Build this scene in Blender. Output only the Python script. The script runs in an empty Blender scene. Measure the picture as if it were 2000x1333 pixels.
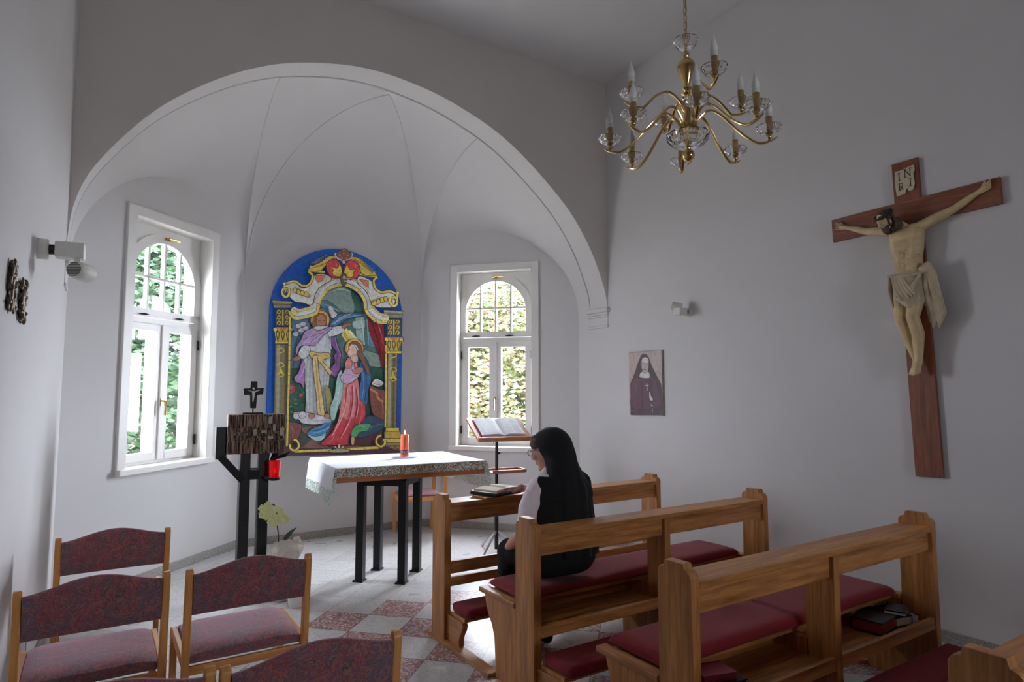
import bpy, bmesh, math, random
from mathutils import Vector, Matrix, noise as mnoise
random.seed(7)
SC = bpy.context.scene
COL = SC.collection
PI = math.pi
R = math.radians

# ------------------------------------------------------------ camera, world, exposure
F = 1245.0
PITCH = math.atan(101 / F)
HEAD = R(33.05)
CAM = Vector((0, 0, 1.5))
fwd = Vector((math.sin(HEAD) * math.cos(PITCH), math.cos(HEAD) * math.cos(PITCH), math.sin(PITCH)))
rgt = Vector((math.cos(HEAD), -math.sin(HEAD), 0))
upv = rgt.cross(fwd)
cam_data = bpy.data.cameras.new('camera')
cam = bpy.data.objects.new('camera', cam_data)
COL.objects.link(cam)
cam_data.sensor_width = 36
cam_data.lens = F * 36 / 2000
cam_data.clip_start = 0.02
m3 = Matrix((rgt, upv, -fwd)).transposed()
cam.matrix_world = Matrix.Translation(CAM) @ m3.to_4x4()
SC.camera = cam

w = bpy.data.worlds.new('sky')
SC.world = w
w.use_nodes = True
wn = w.node_tree
wn.nodes.clear()
wo = wn.nodes.new('ShaderNodeOutputWorld')
wb = wn.nodes.new('ShaderNodeBackground')
wtc = wn.nodes.new('ShaderNodeTexCoord')
wsep = wn.nodes.new('ShaderNodeSeparateXYZ')
wn.links.new(wtc.outputs['Generated'], wsep.inputs[0])
# thin bright haze, brighter towards the east where the sun stands behind cloud
wmr = wn.nodes.new('ShaderNodeMapRange')
wmr.inputs['From Min'].default_value = -0.6
wmr.inputs['From Max'].default_value = 0.9
wmr.inputs['To Min'].default_value = 0.55
wmr.inputs['To Max'].default_value = 1.6
wn.links.new(wsep.outputs['X'], wmr.inputs['Value'])
wmul = wn.nodes.new('ShaderNodeMath'); wmul.operation = 'MULTIPLY'
SKY = 40.0
wmul.inputs[1].default_value = SKY
wn.links.new(wmr.outputs[0], wmul.inputs[0])
wb.inputs['Color'].default_value = (0.83, 0.89, 1.0, 1)
wn.links.new(wmul.outputs[0], wb.inputs['Strength'])
wn.links.new(wb.outputs[0], wo.inputs[0])
SC.view_settings.view_transform = 'Standard'
SC.view_settings.look = 'None'
SC.view_settings.gamma = 1
SC.view_settings.exposure = 0.32
SC.view_settings.use_curve_mapping = False
cy = SC.cycles
cy.use_denoising = True
cy.max_bounces = 12
cy.diffuse_bounces = 8
cy.glossy_bounces = 4
cy.transmission_bounces = 10
cy.transparent_max_bounces = 16
cy.caustics_reflective = False
cy.caustics_refractive = False
cy.sample_clamp_indirect = 6
cy.use_adaptive_sampling = True
cy.adaptive_threshold = 0.02
cy.blur_glossy = 1.0

def ray(u, v):
    d = fwd * F + rgt * (u - 1000) - upv * (v - 666.5)
    return d.normalized()

def at(u, v, x=None, y=None, z=None):
    d = ray(u, v)
    if z is not None: t = (z - CAM.z) / d.z
    elif x is not None: t = (x - CAM.x) / d.x
    else: t = (y - CAM.y) / d.y
    return CAM + d * t

# ------------------------------------------------------------ materials
def lin(c):
    out = []
    for v in c[:3]:
        v = v / 255.0
        out.append(v / 12.92 if v <= 0.04045 else ((v + 0.055) / 1.055) ** 2.4)
    return (out[0], out[1], out[2], 1)

MATS = {}
def base_mat(name):
    m = bpy.data.materials.new(name)
    m.use_nodes = True
    nt = m.node_tree
    b = nt.nodes['Principled BSDF']
    MATS[name] = m
    return m, nt, b

def coord(nt, scale=(1, 1, 1), rot=(0, 0, 0), kind='Object'):
    tc = nt.nodes.new('ShaderNodeTexCoord')
    mp = nt.nodes.new('ShaderNodeMapping')
    mp.inputs['Scale'].default_value = scale
    mp.inputs['Rotation'].default_value = rot
    nt.links.new(tc.outputs[kind], mp.inputs[0])
    return mp.outputs[0]

def noise_tex(nt, vec, scale, detail=3, rough=0.5, dist=0.0):
    n = nt.nodes.new('ShaderNodeTexNoise')
    n.inputs['Scale'].default_value = scale
    n.inputs['Detail'].default_value = detail
    n.inputs['Roughness'].default_value = rough
    n.inputs['Distortion'].default_value = dist
    nt.links.new(vec, n.inputs['Vector'])
    return n

def ramp(nt, fac, stops, interp='LINEAR'):
    r = nt.nodes.new('ShaderNodeValToRGB')
    r.color_ramp.interpolation = interp
    el = r.color_ramp.elements
    while len(el) < len(stops): el.new(0.5)
    for e, (p, c) in zip(el, stops):
        e.position = p
        e.color = c if len(c) == 4 else (*c, 1)
    nt.links.new(fac, r.inputs[0])
    return r

def bump(nt, b, h, strength=0.2, dist=0.01):
    bp = nt.nodes.new('ShaderNodeBump')
    bp.inputs['Strength'].default_value = strength
    bp.inputs['Distance'].default_value = dist
    nt.links.new(h, bp.inputs['Height'])
    nt.links.new(bp.outputs[0], b.inputs['Normal'])

def plain(name, rgb, rough=0.6, metal=0.0, var=0.06, scale=30, bmp=0.0, sheen=0.0, coat=0.0, emis=None, es=1.0):
    m, nt, b = base_mat(name)
    c = lin(rgb)
    v = coord(nt)
    n = noise_tex(nt, v, scale, 3)
    lo = tuple(max(0, x * (1 - var)) for x in c[:3]); hi = tuple(min(1, x * (1 + var)) for x in c[:3])
    r = ramp(nt, n.outputs['Fac'], [(0.3, lo), (0.7, hi)])
    nt.links.new(r.outputs[0], b.inputs['Base Color'])
    b.inputs['Roughness'].default_value = rough
    b.inputs['Metallic'].default_value = metal
    if sheen: b.inputs['Sheen Weight'].default_value = sheen
    if coat: b.inputs['Coat Weight'].default_value = coat
    if bmp: bump(nt, b, n.outputs['Fac'], bmp, 0.005)
    if emis:
        b.inputs['Emission Color'].default_value = lin(emis)
        b.inputs['Emission Strength'].default_value = es
    return m

def wood(name, dark, light, axis='x', rough=0.42, scale=1.0):
    m, nt, b = base_mat(name)
    s = {'x': (1.2, 16, 16), 'y': (16, 1.2, 16), 'z': (16, 16, 1.2)}[axis]
    v = coord(nt, tuple(q * scale for q in s))
    n = noise_tex(nt, v, 2.2, 6, 0.62, 0.6)
    n2 = noise_tex(nt, v, 9.0, 3, 0.6)
    mx = nt.nodes.new('ShaderNodeMath'); mx.operation = 'MULTIPLY_ADD'
    nt.links.new(n2.outputs['Fac'], mx.inputs[0]); mx.inputs[1].default_value = 0.3
    nt.links.new(n.outputs['Fac'], mx.inputs[2])
    r = ramp(nt, mx.outputs[0], [(0.42, lin(dark)), (0.62, lin([(a + c) / 2 for a, c in zip(dark, light)])), (0.9, lin(light))])
    nt.links.new(r.outputs[0], b.inputs['Base Color'])
    b.inputs['Roughness'].default_value = rough
    bump(nt, b, n2.outputs['Fac'], 0.06, 0.002)
    return m

plain('plaster', (206, 204, 204), 0.9, var=0.012, scale=2.0, bmp=0.0)
_m, _nt, _b = MATS['plaster'], MATS['plaster'].node_tree, MATS['plaster'].node_tree.nodes['Principled BSDF']
_n = noise_tex(_nt, coord(_nt), 90, 4, 0.6)
bump(_nt, _b, _n.outputs['Fac'], 0.12, 0.002)
plain('plaster_warm_shade', (204, 198, 192), 0.9, var=0.02, scale=2.0)  # same plaster, with the chancel wall's warm shade put into its colour
plain('white_paint', (228, 226, 222), 0.35, var=0.02, scale=8)
plain('outer_render', (225, 222, 214), 0.9, var=0.04, scale=20)
plain('black_steel', (22, 23, 26), 0.38, metal=0.3, var=0.1)
plain('gunmetal', (52, 48, 46), 0.4, metal=0.7, var=0.2)
plain('brass', (214, 184, 122), 0.14, metal=1.0, var=0.06)
plain('brass_sleeve', (196, 168, 112), 0.35, metal=0.85, var=0.06)
plain('brass_handle', (196, 160, 90), 0.22, metal=1.0)
plain('black_hinge', (28, 28, 28), 0.4, metal=0.6)
plain('lamp_white', (214, 212, 204), 0.5, var=0.03)
plain('grille_dark', (60, 60, 58), 0.7)
plain('bulb', (226, 226, 218), 0.25)
plain('red_cloth', (126, 16, 26), 0.9, var=0.12, scale=60, sheen=0.08, bmp=0.1)
plain('veil_black', (13, 13, 15), 0.9, var=0.1, scale=30, sheen=0.05)
plain('dress_black', (15, 15, 17), 0.9, var=0.15, scale=50)
plain('blouse', (236, 226, 230), 0.85, var=0.05, scale=40, bmp=0.05)
plain('skin', (206, 152, 134), 0.55, var=0.06, scale=20)
plain('hair_grey', (104, 92, 84), 0.8, var=0.3, scale=80)
plain('glasses', (70, 34, 28), 0.3)
plain('shoe', (14, 14, 15), 0.4)
plain('linen', (236, 238, 244), 0.85, var=0.02, scale=60)
plain('pages', (226, 216, 190), 0.8, var=0.05, scale=50)
plain('pages_white', (240, 242, 246), 0.8, var=0.03, scale=50)
plain('leather_black', (17, 16, 17), 0.45, var=0.2)
plain('red_edge', (140, 40, 44), 0.6)
plain('red_leather', (132, 26, 42), 0.5)
plain('ribbon_grey', (170, 165, 168), 0.4)
plain('pot_white', (232, 230, 226), 0.3)
plain('soil', (52, 32, 24), 0.95, var=0.4, scale=80, bmp=0.5)
plain('leaf_dark', (52, 74, 48), 0.4, var=0.2)
plain('stem_dark', (46, 44, 34), 0.6)
plain('petal', (222, 226, 164), 0.6, var=0.08, scale=40)
plain('petal_white', (236, 236, 226), 0.6)
plain('crepe', (224, 216, 204), 0.8, var=0.05, bmp=0.4)
plain('corpus', (196, 172, 130), 0.5, var=0.16, scale=14)
plain('loincloth', (182, 166, 138), 0.6, var=0.12, scale=20)
plain('hair_dark', (78, 58, 44), 0.7, var=0.3, scale=60)
plain('thorn', (44, 46, 40), 0.6, var=0.2)
plain('plaque', (196, 184, 156), 0.6, var=0.1)
plain('ink', (62, 38, 26), 0.7)
plain('bronze_relief', (84, 70, 56), 0.4, metal=0.75, var=0.45, scale=25, bmp=0.5)
plain('silver', (200, 200, 204), 0.3, metal=0.9)
plain('crystal_stone', (176, 172, 156), 0.15, metal=0.2)
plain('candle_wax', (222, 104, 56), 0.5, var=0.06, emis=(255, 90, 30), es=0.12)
plain('candle_band', (122, 48, 34), 0.5)
plain('flame', (255, 220, 140), 0.5, emis=(255, 205, 110), es=14)
plain('lamp_flame', (255, 120, 80), 0.5, emis=(255, 110, 60), es=10)
plain('doily', (206, 214, 236), 0.4)
plain('bark', (70, 58, 46), 0.9, var=0.3)
plain('facade', (74, 70, 62), 0.9, var=0.06)
plain('facade_window', (90, 100, 112), 0.2)
plain('roof_tile', (140, 84, 62), 0.9, var=0.2)
for ax in 'xyz':
    wood('pew_wood_' + ax, (130, 80, 38), (208, 146, 82), ax)
    wood('chair_wood_' + ax, (186, 118, 56), (226, 166, 96), ax, 0.4)
    wood('cross_wood_' + ax, (92, 46, 26), (146, 84, 54), ax, 0.5, 1.3)
wood('altar_wood', (150, 86, 42), (196, 126, 72), 'x')
wood('lectern_wood', (142, 84, 50), (190, 122, 80), 'x')

# terrazzo tiles laid diagonally
def floor_mat():
    m, nt, b = base_mat('terrazzo')
    L = nt.links.new
    tc = nt.nodes.new('ShaderNodeTexCoord')
    sep = nt.nodes.new('ShaderNodeSeparateXYZ')
    L(tc.outputs['Object'], sep.inputs[0])
    def math_(op, a, c=None, d=None):
        n = nt.nodes.new('ShaderNodeMath'); n.operation = op
        for i, v in enumerate((a, c, d)):
            if v is None: continue
            if isinstance(v, (int, float)): n.inputs[i].default_value = v
            else: L(v, n.inputs[i])
        return n.outputs[0]
    k = 0.70710678 / 0.31
    X, Y = sep.outputs['X'], sep.outputs['Y']
    p = math_('MULTIPLY_ADD', math_('ADD', X, Y), k, -4.16 / 0.31 + 200)
    q = math_('MULTIPLY_ADD', math_('SUBTRACT', X, Y), k, 0.94 / 0.31 + 200)
    pi_, qi = math_('FLOOR', p), math_('FLOOR', q)
    pf, qf = math_('FRACT', p), math_('FRACT', q)
    def edge(f): return math_('MINIMUM', f, math_('SUBTRACT', 1.0, f))
    e = math_('MINIMUM', edge(pf), edge(qf))
    grout = math_('LESS_THAN', e, 0.008)
    odd = math_('GREATER_THAN', math_('MODULO', math_('ADD', pi_, qi), 2.0), 0.5)
    limit = math_('MULTIPLY', math_('LESS_THAN', Y, 4.47), math_('GREATER_THAN', X, 1.2))
    # red tiles only in the nave, and not every odd one
    comb = nt.nodes.new('ShaderNodeCombineXYZ'); L(pi_, comb.inputs[0]); L(qi, comb.inputs[1])
    wnz = nt.nodes.new('ShaderNodeTexWhiteNoise'); wnz.noise_dimensions = '2D'; L(comb.outputs[0], wnz.inputs['Vector'])
    red = math_('MULTIPLY', odd, limit)
    vor = nt.nodes.new('ShaderNodeTexVoronoi'); vor.inputs['Scale'].default_value = 95
    L(tc.outputs['Object'], vor.inputs['Vector'])
    sp = nt.nodes.new('ShaderNodeSeparateColor'); L(vor.outputs['Color'], sp.inputs[0])
    rr = ramp(nt, sp.outputs[0], [(0.0, lin((156, 98, 97))), (0.3, lin((202, 190, 186))), (0.60, lin((182, 142, 138))), (0.80, lin((126, 88, 88)))], 'CONSTANT')
    gg = ramp(nt, sp.outputs[0], [(0.0, lin((196, 195, 194))), (0.3, lin((208, 207, 206))), (0.75, lin((202, 200, 198))), (0.93, lin((182, 180, 178)))], 'CONSTANT')
    mx = nt.nodes.new('ShaderNodeMix'); mx.data_type = 'RGBA'
    L(red, mx.inputs[0]); L(gg.outputs[0], mx.inputs[6]); L(rr.outputs[0], mx.inputs[7])
    tint = nt.nodes.new('ShaderNodeMix'); tint.data_type = 'RGBA'; tint.blend_type = 'MULTIPLY'
    tint.inputs[0].default_value = 1
    tr = ramp(nt, wnz.outputs['Value'], [(0, (0.86, 0.86, 0.86)), (1, (1, 1, 1))])
    L(mx.outputs[2], tint.inputs[6]); L(tr.outputs[0], tint.inputs[7])
    fin = nt.nodes.new('ShaderNodeMix'); fin.data_type = 'RGBA'
    L(grout, fin.inputs[0]); L(tint.outputs[2], fin.inputs[6]); L(ramp(nt, math_('LESS_THAN', Y, 4.5), [(0, lin((158, 156, 154))), (1, lin((84, 80, 77)))]).outputs[0], fin.inputs[7])
    L(fin.outputs[2], b.inputs['Base Color'])
    rn = noise_tex(nt, tc.outputs['Object'], 5, 4)
    rr2 = nt.nodes.new('ShaderNodeMapRange'); L(rn.outputs['Fac'], rr2.inputs[0])
    rr2.inputs['To Min'].default_value = 0.2; rr2.inputs['To Max'].default_value = 0.42
    L(rr2.outputs[0], b.inputs['Roughness'])
floor_mat()

def granite():
    m, nt, b = base_mat('granite')
    n = noise_tex(nt, coord(nt), 160, 2, 0.7)
    r = ramp(nt, n.outputs['Fac'], [(0.35, lin((108, 106, 100))), (0.5, lin((150, 147, 141))), (0.65, lin((178, 174, 168)))])
    nt.links.new(r.outputs[0], b.inputs['Base Color'])
    b.inputs['Roughness'].default_value = 0.4
granite()

def fabric():
    m, nt, b = base_mat('chair_fabric')
    v = coord(nt)
    d = noise_tex(nt, v, 9, 3, 0.6, 2.4)
    n = noise_tex(nt, v, 17, 5, 0.65, 3.6)
    big = noise_tex(nt, v, 6, 2, 0.5, 1.5)
    r = ramp(nt, n.outputs['Fac'], [(0.32, lin((54, 44, 50))), (0.40, lin((128, 132, 150))), (0.46, lin((92, 62, 66))), (0.52, lin((176, 86, 96))), (0.57, lin((168, 140, 124))), (0.63, lin((78, 44, 48))), (0.72, lin((104, 104, 124)))])
    r2 = ramp(nt, big.outputs['Fac'], [(0.38, lin((92, 84, 96))), (0.48, lin((106, 70, 74))), (0.56, lin((150, 64, 70))), (0.66, lin((84, 60, 62)))])
    mx = nt.nodes.new('ShaderNodeMix'); mx.data_type = 'RGBA'; mx.inputs[0].default_value = 0.5
    nt.links.new(r.outputs[0], mx.inputs[6]); nt.links.new(r2.outputs[0], mx.inputs[7])
    nt.links.new(mx.outputs[2], b.inputs['Base Color'])
    b.inputs['Roughness'].default_value = 0.8
    b.inputs['Sheen Weight'].default_value = 0.6
    b.inputs['Sheen Roughness'].default_value = 0.45
    b.inputs['Sheen Tint'].default_value = lin((236, 206, 222))
    fine = noise_tex(nt, v, 400, 2)
    bump(nt, b, fine.outputs['Fac'], 0.15, 0.002)
fabric()

def rough_bronze():
    m, nt, b = base_mat('cast_bronze')
    v = coord(nt, (90, 90, 7))
    n = noise_tex(nt, v, 1.0, 4, 0.6)
    r = ramp(nt, n.outputs['Fac'], [(0.40, lin((34, 24, 20))), (0.5, lin((112, 88, 72))), (0.60, lin((160, 134, 114)))])
    nt.links.new(r.outputs[0], b.inputs['Base Color'])
    b.inputs['Metallic'].default_value = 0.55
    b.inputs['Roughness'].default_value = 0.42
    bump(nt, b, n.outputs['Fac'], 0.9, 0.01)
rough_bronze()

def glass_pane():
    m, nt, b = base_mat('window_glass')
    nt.nodes.remove(b)
    out = nt.nodes['Material Output']
    tr = nt.nodes.new('ShaderNodeBsdfTransparent')
    gl = nt.nodes.new('ShaderNodeBsdfGlossy'); gl.inputs['Roughness'].default_value = 0.02
    fr = nt.nodes.new('ShaderNodeFresnel'); fr.inputs['IOR'].default_value = 1.45
    mx = nt.nodes.new('ShaderNodeMixShader')
    nt.links.new(fr.outputs[0], mx.inputs[0]); nt.links.new(tr.outputs[0], mx.inputs[1]); nt.links.new(gl.outputs[0], mx.inputs[2])
    nt.links.new(mx.outputs[0], out.inputs[0])
glass_pane()

def glassy(name, rgb, rough=0.02, ior=1.5):
    m, nt, b = base_mat(name)
    b.inputs['Base Color'].default_value = lin(rgb)
    b.inputs['Roughness'].default_value = rough
    b.inputs['IOR'].default_value = ior
    b.inputs['Transmission Weight'].default_value = 1.0
    return m, nt, b
glassy('crystal', (250, 250, 252))
m_, nt_, b_ = glassy('red_glass', (206, 20, 34), 0.08)
b_.inputs['Transmission Weight'].default_value = 0.6
b_.inputs['Emission Color'].default_value = lin((255, 10, 22))
b_.inputs['Emission Strength'].default_value = 0.12

def lace():
    m, nt, b = base_mat('lace')
    n = nt.nodes.new('ShaderNodeTexVoronoi'); n.inputs['Scale'].default_value = 62
    n.feature = 'DISTANCE_TO_EDGE'
    nt.links.new(coord(nt), n.inputs['Vector'])
    big = noise_tex(nt, coord(nt), 45, 2)
    r = ramp(nt, n.outputs['Distance'], [(0.12, (1, 1, 1)), (0.17, (0, 0, 0))])
    nt.links.new(r.outputs[0], b.inputs['Alpha'])
    c = ramp(nt, big.outputs['Fac'], [(0.4, lin((168, 196, 180))), (0.6, lin((226, 236, 228)))])
    nt.links.new(c.outputs[0], b.inputs['Base Color'])
    b.inputs['Roughness'].default_value = 0.9
lace()

def leaves(name, cols, trans=0.25):
    m, nt, b = base_mat(name)
    n = noise_tex(nt, coord(nt), 2.3, 3, 0.7)
    n2 = nt.nodes.new('ShaderNodeTexWhiteNoise')
    g = nt.nodes.new('ShaderNodeNewGeometry')
    n2.noise_dimensions = '1D'
    nt.links.new(g.outputs['Random Per Island'], n2.inputs[1])
    ad = nt.nodes.new('ShaderNodeMath'); ad.operation = 'MULTIPLY_ADD'; ad.inputs[1].default_value = 0.35
    nt.links.new(n2.outputs['Value'], ad.inputs[0]); nt.links.new(n.outputs['Fac'], ad.inputs[2])
    k = len(cols)
    r = ramp(nt, ad.outputs[0], [(0.35 + 0.6 * i / max(1, k - 1), lin(c)) for i, c in enumerate(cols)])
    nt.links.new(r.outputs[0], b.inputs['Base Color'])
    b.inputs['Roughness'].default_value = 0.7
leaves('leaves_green', [(10, 30, 10), (20, 48, 20), (38, 72, 32)])
leaves('leaves_hedge', [(14, 28, 14), (30, 52, 26), (52, 74, 44)])
leaves('leaves_gold', [(20, 42, 8), (52, 66, 22), (92, 80, 50), (110, 92, 76)])
plain('gravel', (170, 164, 152), 0.95, var=0.12, scale=40)

# ------------------------------------------------------------ mesh builder
def wloc(o):
    v = Vector((0, 0, 0))
    while o is not None:
        v += o.location
        o = o.parent
    return v

def frame_of(d):
    d = d.normalized()
    a = Vector((0, 0, 1)) if abs(d.z) < 0.9 else Vector((1, 0, 0))
    u = d.cross(a).normalized()
    return u, d.cross(u).normalized()

class MB:
    def __init__(s):
        s.v = []; s.f = []; s.m = []
    def add(s, vs, fs, mi=0):
        o = len(s.v)
        s.v += [Vector(q) for q in vs]
        for f in fs:
            s.f.append([i + o for i in f]); s.m.append(mi)
        return s
    def box(s, x0, y0, z0, x1, y1, z1, mi=0):
        x0, x1 = min(x0, x1), max(x0, x1); y0, y1 = min(y0, y1), max(y0, y1); z0, z1 = min(z0, z1), max(z0, z1)
        return s.add([(x0, y0, z0), (x1, y0, z0), (x1, y1, z0), (x0, y1, z0), (x0, y0, z1), (x1, y0, z1), (x1, y1, z1), (x0, y1, z1)],
                     [(0, 3, 2, 1), (4, 5, 6, 7), (0, 1, 5, 4), (1, 2, 6, 5), (2, 3, 7, 6), (3, 0, 4, 7)], mi)
    def obox(s, c, u, v, w, hu, hv, hw, mi=0):
        c = Vector(c); u = Vector(u).normalized() * hu; v = Vector(v).normalized() * hv; w = Vector(w).normalized() * hw
        if u.cross(v).dot(w) < 0: w = -w
        q = [c + a * u + b * v + d * w for d in (-1, 1) for a, b in ((-1, -1), (1, -1), (1, 1), (-1, 1))]
        return s.add(q, [(0, 3, 2, 1), (4, 5, 6, 7), (0, 1, 5, 4), (1, 2, 6, 5), (2, 3, 7, 6), (3, 0, 4, 7)], mi)
    def bar(s, a, b, wx, wy, up=(0, 0, 1), mi=0):
        a = Vector(a); b = Vector(b); d = (b - a)
        upv_ = Vector(up)
        if abs(d.normalized().dot(upv_)) > 0.98: upv_ = Vector((0, 1, 0))
        sd = d.cross(upv_).normalized(); u2 = sd.cross(d).normalized()
        return s.obox((a + b) / 2, d, sd, u2, d.length / 2, wx / 2, wy / 2, mi)
    def tube(s, pts, r, n=10, caps=True, closed=False, mi=0, flat=1.0):
        pts = [Vector(p) for p in pts]
        k = len(pts)
        rs = r if isinstance(r, (list, tuple)) else [r] * k
        vs = []
        u0 = None
        for i, p in enumerate(pts):
            if closed: d = pts[(i + 1) % k] - pts[i - 1]
            else: d = pts[min(i + 1, k - 1)] - pts[max(i - 1, 0)]
            if d.length < 1e-9: d = Vector((0, 0, 1))
            d.normalize()
            if u0 is None: u, v = frame_of(d)
            else:
                u = (u0 - d * u0.dot(d))
                if u.length < 1e-6: u, _ = frame_of(d)
                u.normalize(); v = d.cross(u)
            u0 = u
            v = d.cross(u)
            for j in range(n):
                a = 2 * PI * j / n
                vs.append(p + (u * math.cos(a) + v * math.sin(a) * flat) * rs[i])
        fs = []
        rng = k if closed else k - 1
        for i in range(rng):
            for j in range(n):
                a = i * n + j; b = i * n + (j + 1) % n
                c = ((i + 1) % k) * n + (j + 1) % n; d_ = ((i + 1) % k) * n + j
                fs.append((a, b, c, d_))
        if caps and not closed:
            fs.append(tuple(reversed(range(n)))); fs.append(tuple((k - 1) * n + j for j in range(n)))
        return s.add(vs, fs, mi)
    def lathe(s, prof, c=(0, 0, 0), n=24, axis=(0, 0, 1), mi=0, wob=None):
        c = Vector(c); ax = Vector(axis).normalized(); u, v = frame_of(ax)
        vs = []; fs = []
        for i, (r, z) in enumerate(prof):
            for j in range(n):
                a = 2 * PI * j / n
                rr = max(r, 1e-5) * (wob(a, i) if wob else 1)
                vs.append(c + ax * z + (u * math.cos(a) + v * math.sin(a)) * rr)
        for i in range(len(prof) - 1):
            for j in range(n):
                a = i * n + j; b = i * n + (j + 1) % n
                fs.append((a, a + n, b + n, b))
        return s.add(vs, fs, mi)
    def ell(s, c, r, n=16, k=10, rot=None, mi=0):
        c = Vector(c); r = (r, r, r) if isinstance(r, (int, float)) else r
        vs = []; fs = []
        M = rot or Matrix.Identity(3)
        for i in range(k + 1):
            t = PI * i / k
            for j in range(n):
                a = 2 * PI * j / n
                vs.append(c + M @ Vector((r[0] * math.sin(t) * math.cos(a), r[1] * math.sin(t) * math.sin(a), r[2] * math.cos(t))))
        for i in range(k):
            for j in range(n):
                a = i * n + j; b = i * n + (j + 1) % n
                fs.append((a, a + n, b + n, b))
        return s.add(vs, fs, mi)
    def cap(s, a, ra, b, rb, n=14):
        """closed tapered capsule"""
        a = Vector(a); b = Vector(b); d = (b - a)
        L = d.length
        if L < 1e-6: return s.ell(a, ra)
        d.normalize()
        pts = []; rs = []
        for t in (-1, -.9, -.7, -.4, 0):
            pts.append(a + d * ra * t); rs.append(ra * math.sqrt(max(0.0004, 1 - t * t)))
        for t in (.25, .5, .75):
            pts.append(a + d * L * t); rs.append(ra + (rb - ra) * t)
        for t in (0, .4, .7, .9, 1):
            pts.append(b + d * rb * t); rs.append(rb * math.sqrt(max(0.0004, 1 - t * t)))
        return s.tube(pts, rs, n)
    def chain(s, pts, rs, n=14):
        for i in range(len(pts) - 1): s.cap(pts[i], rs[i], pts[i + 1], rs[i + 1], n)
        return s
    def prism(s, poly, fn, d0, d1, mi=0, side_mi=None):
        """poly: 2D outline; fn(a, b, depth) -> 3D point"""
        n = len(poly)
        vs = [fn(p[0], p[1], d0) for p in poly] + [fn(p[0], p[1], d1) for p in poly]
        s.add(vs, [tuple(range(n - 1, -1, -1)), tuple(range(n, 2 * n))], mi)
        s.add(vs, [(i, (i + 1) % n, n + (i + 1) % n, n + i) for i in range(n)], mi if side_mi is None else side_mi)
        return s
    def grid(s, P, closed_u=False, mi=0, flip=False):
        nu = len(P); nv = len(P[0])
        vs = [p for row in P for p in row]
        fs = []
        for i in range(nu if closed_u else nu - 1):
            for j in range(nv - 1):
                a = i * nv + j; b = ((i + 1) % nu) * nv + j
                q = (a, b, b + 1, a + 1)
                fs.append(tuple(reversed(q)) if flip else q)
        return s.add(vs, fs, mi)
    def mesh(s, name, mats, off=Vector((0, 0, 0)), merge=0.0):
        me = bpy.data.meshes.new(name)
        me.from_pydata([tuple(v - off) for v in s.v], [], s.f)
        for mt in (mats if isinstance(mats, (list, tuple)) else [mats]): me.materials.append(MATS[mt])
        for p, mi in zip(me.polygons, s.m): p.material_index = mi
        if merge:
            bm = bmesh.new(); bm.from_mesh(me)
            bmesh.ops.remove_doubles(bm, verts=bm.verts, dist=merge)
            bmesh.ops.recalc_face_normals(bm, faces=bm.faces)
            bm.to_mesh(me); bm.free()
        me.update()
        return me
    def build(s, name, mats, parent=None, smooth=False, bevel=0.0, merge=1e-5, angle=40, seg=2):
        me = s.mesh(name, mats, wloc(parent) if parent else Vector((0, 0, 0)), merge)
        o = bpy.data.objects.new(name, me)
        COL.objects.link(o)
        if parent: o.parent = parent
        if smooth:
            for p in me.polygons: p.use_smooth = True
            if smooth != 'all':
                try: me.set_sharp_from_angle(angle=R(angle))
                except Exception: pass
        if bevel:
            md = o.modifiers.new('bevel', 'BEVEL')
            md.width = bevel; md.segments = seg; md.limit_method = 'ANGLE'; md.angle_limit = R(35)
            md.harden_normals = False
        return o
    def organic(s, name, mats, parent=None, voxel=0.006, smooth=4, extra=None):
        """fuse overlapping closed shapes into one continuous skin"""
        me = s.mesh(name + '_tmp', mats, Vector((0, 0, 0)), 0)
        o = bpy.data.objects.new(name, me); COL.objects.link(o)
        md = o.modifiers.new('remesh', 'REMESH'); md.mode = 'VOXEL'; md.voxel_size = voxel
        sm = o.modifiers.new('smooth', 'SMOOTH'); sm.factor = 0.5; sm.iterations = smooth
        bpy.context.view_layer.update()
        dg = bpy.context.evaluated_depsgraph_get()
        nm = bpy.data.meshes.new_from_object(o.evaluated_get(dg))
        bpy.data.objects.remove(o)
        bpy.data.meshes.remove(me)
        nm.name = name
        off = wloc(parent) if parent else Vector((0, 0, 0))
        for v in nm.vertices: 
            if extra: v.co = extra(v.co)
            v.co -= off
        for p in nm.polygons: p.use_smooth = True
        nm.materials.clear()
        for mt in (mats if isinstance(mats, (list, tuple)) else [mats]): nm.materials.append(MATS[mt])
        o = bpy.data.objects.new(name, nm); COL.objects.link(o)
        if parent: o.parent = parent
        return o

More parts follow.
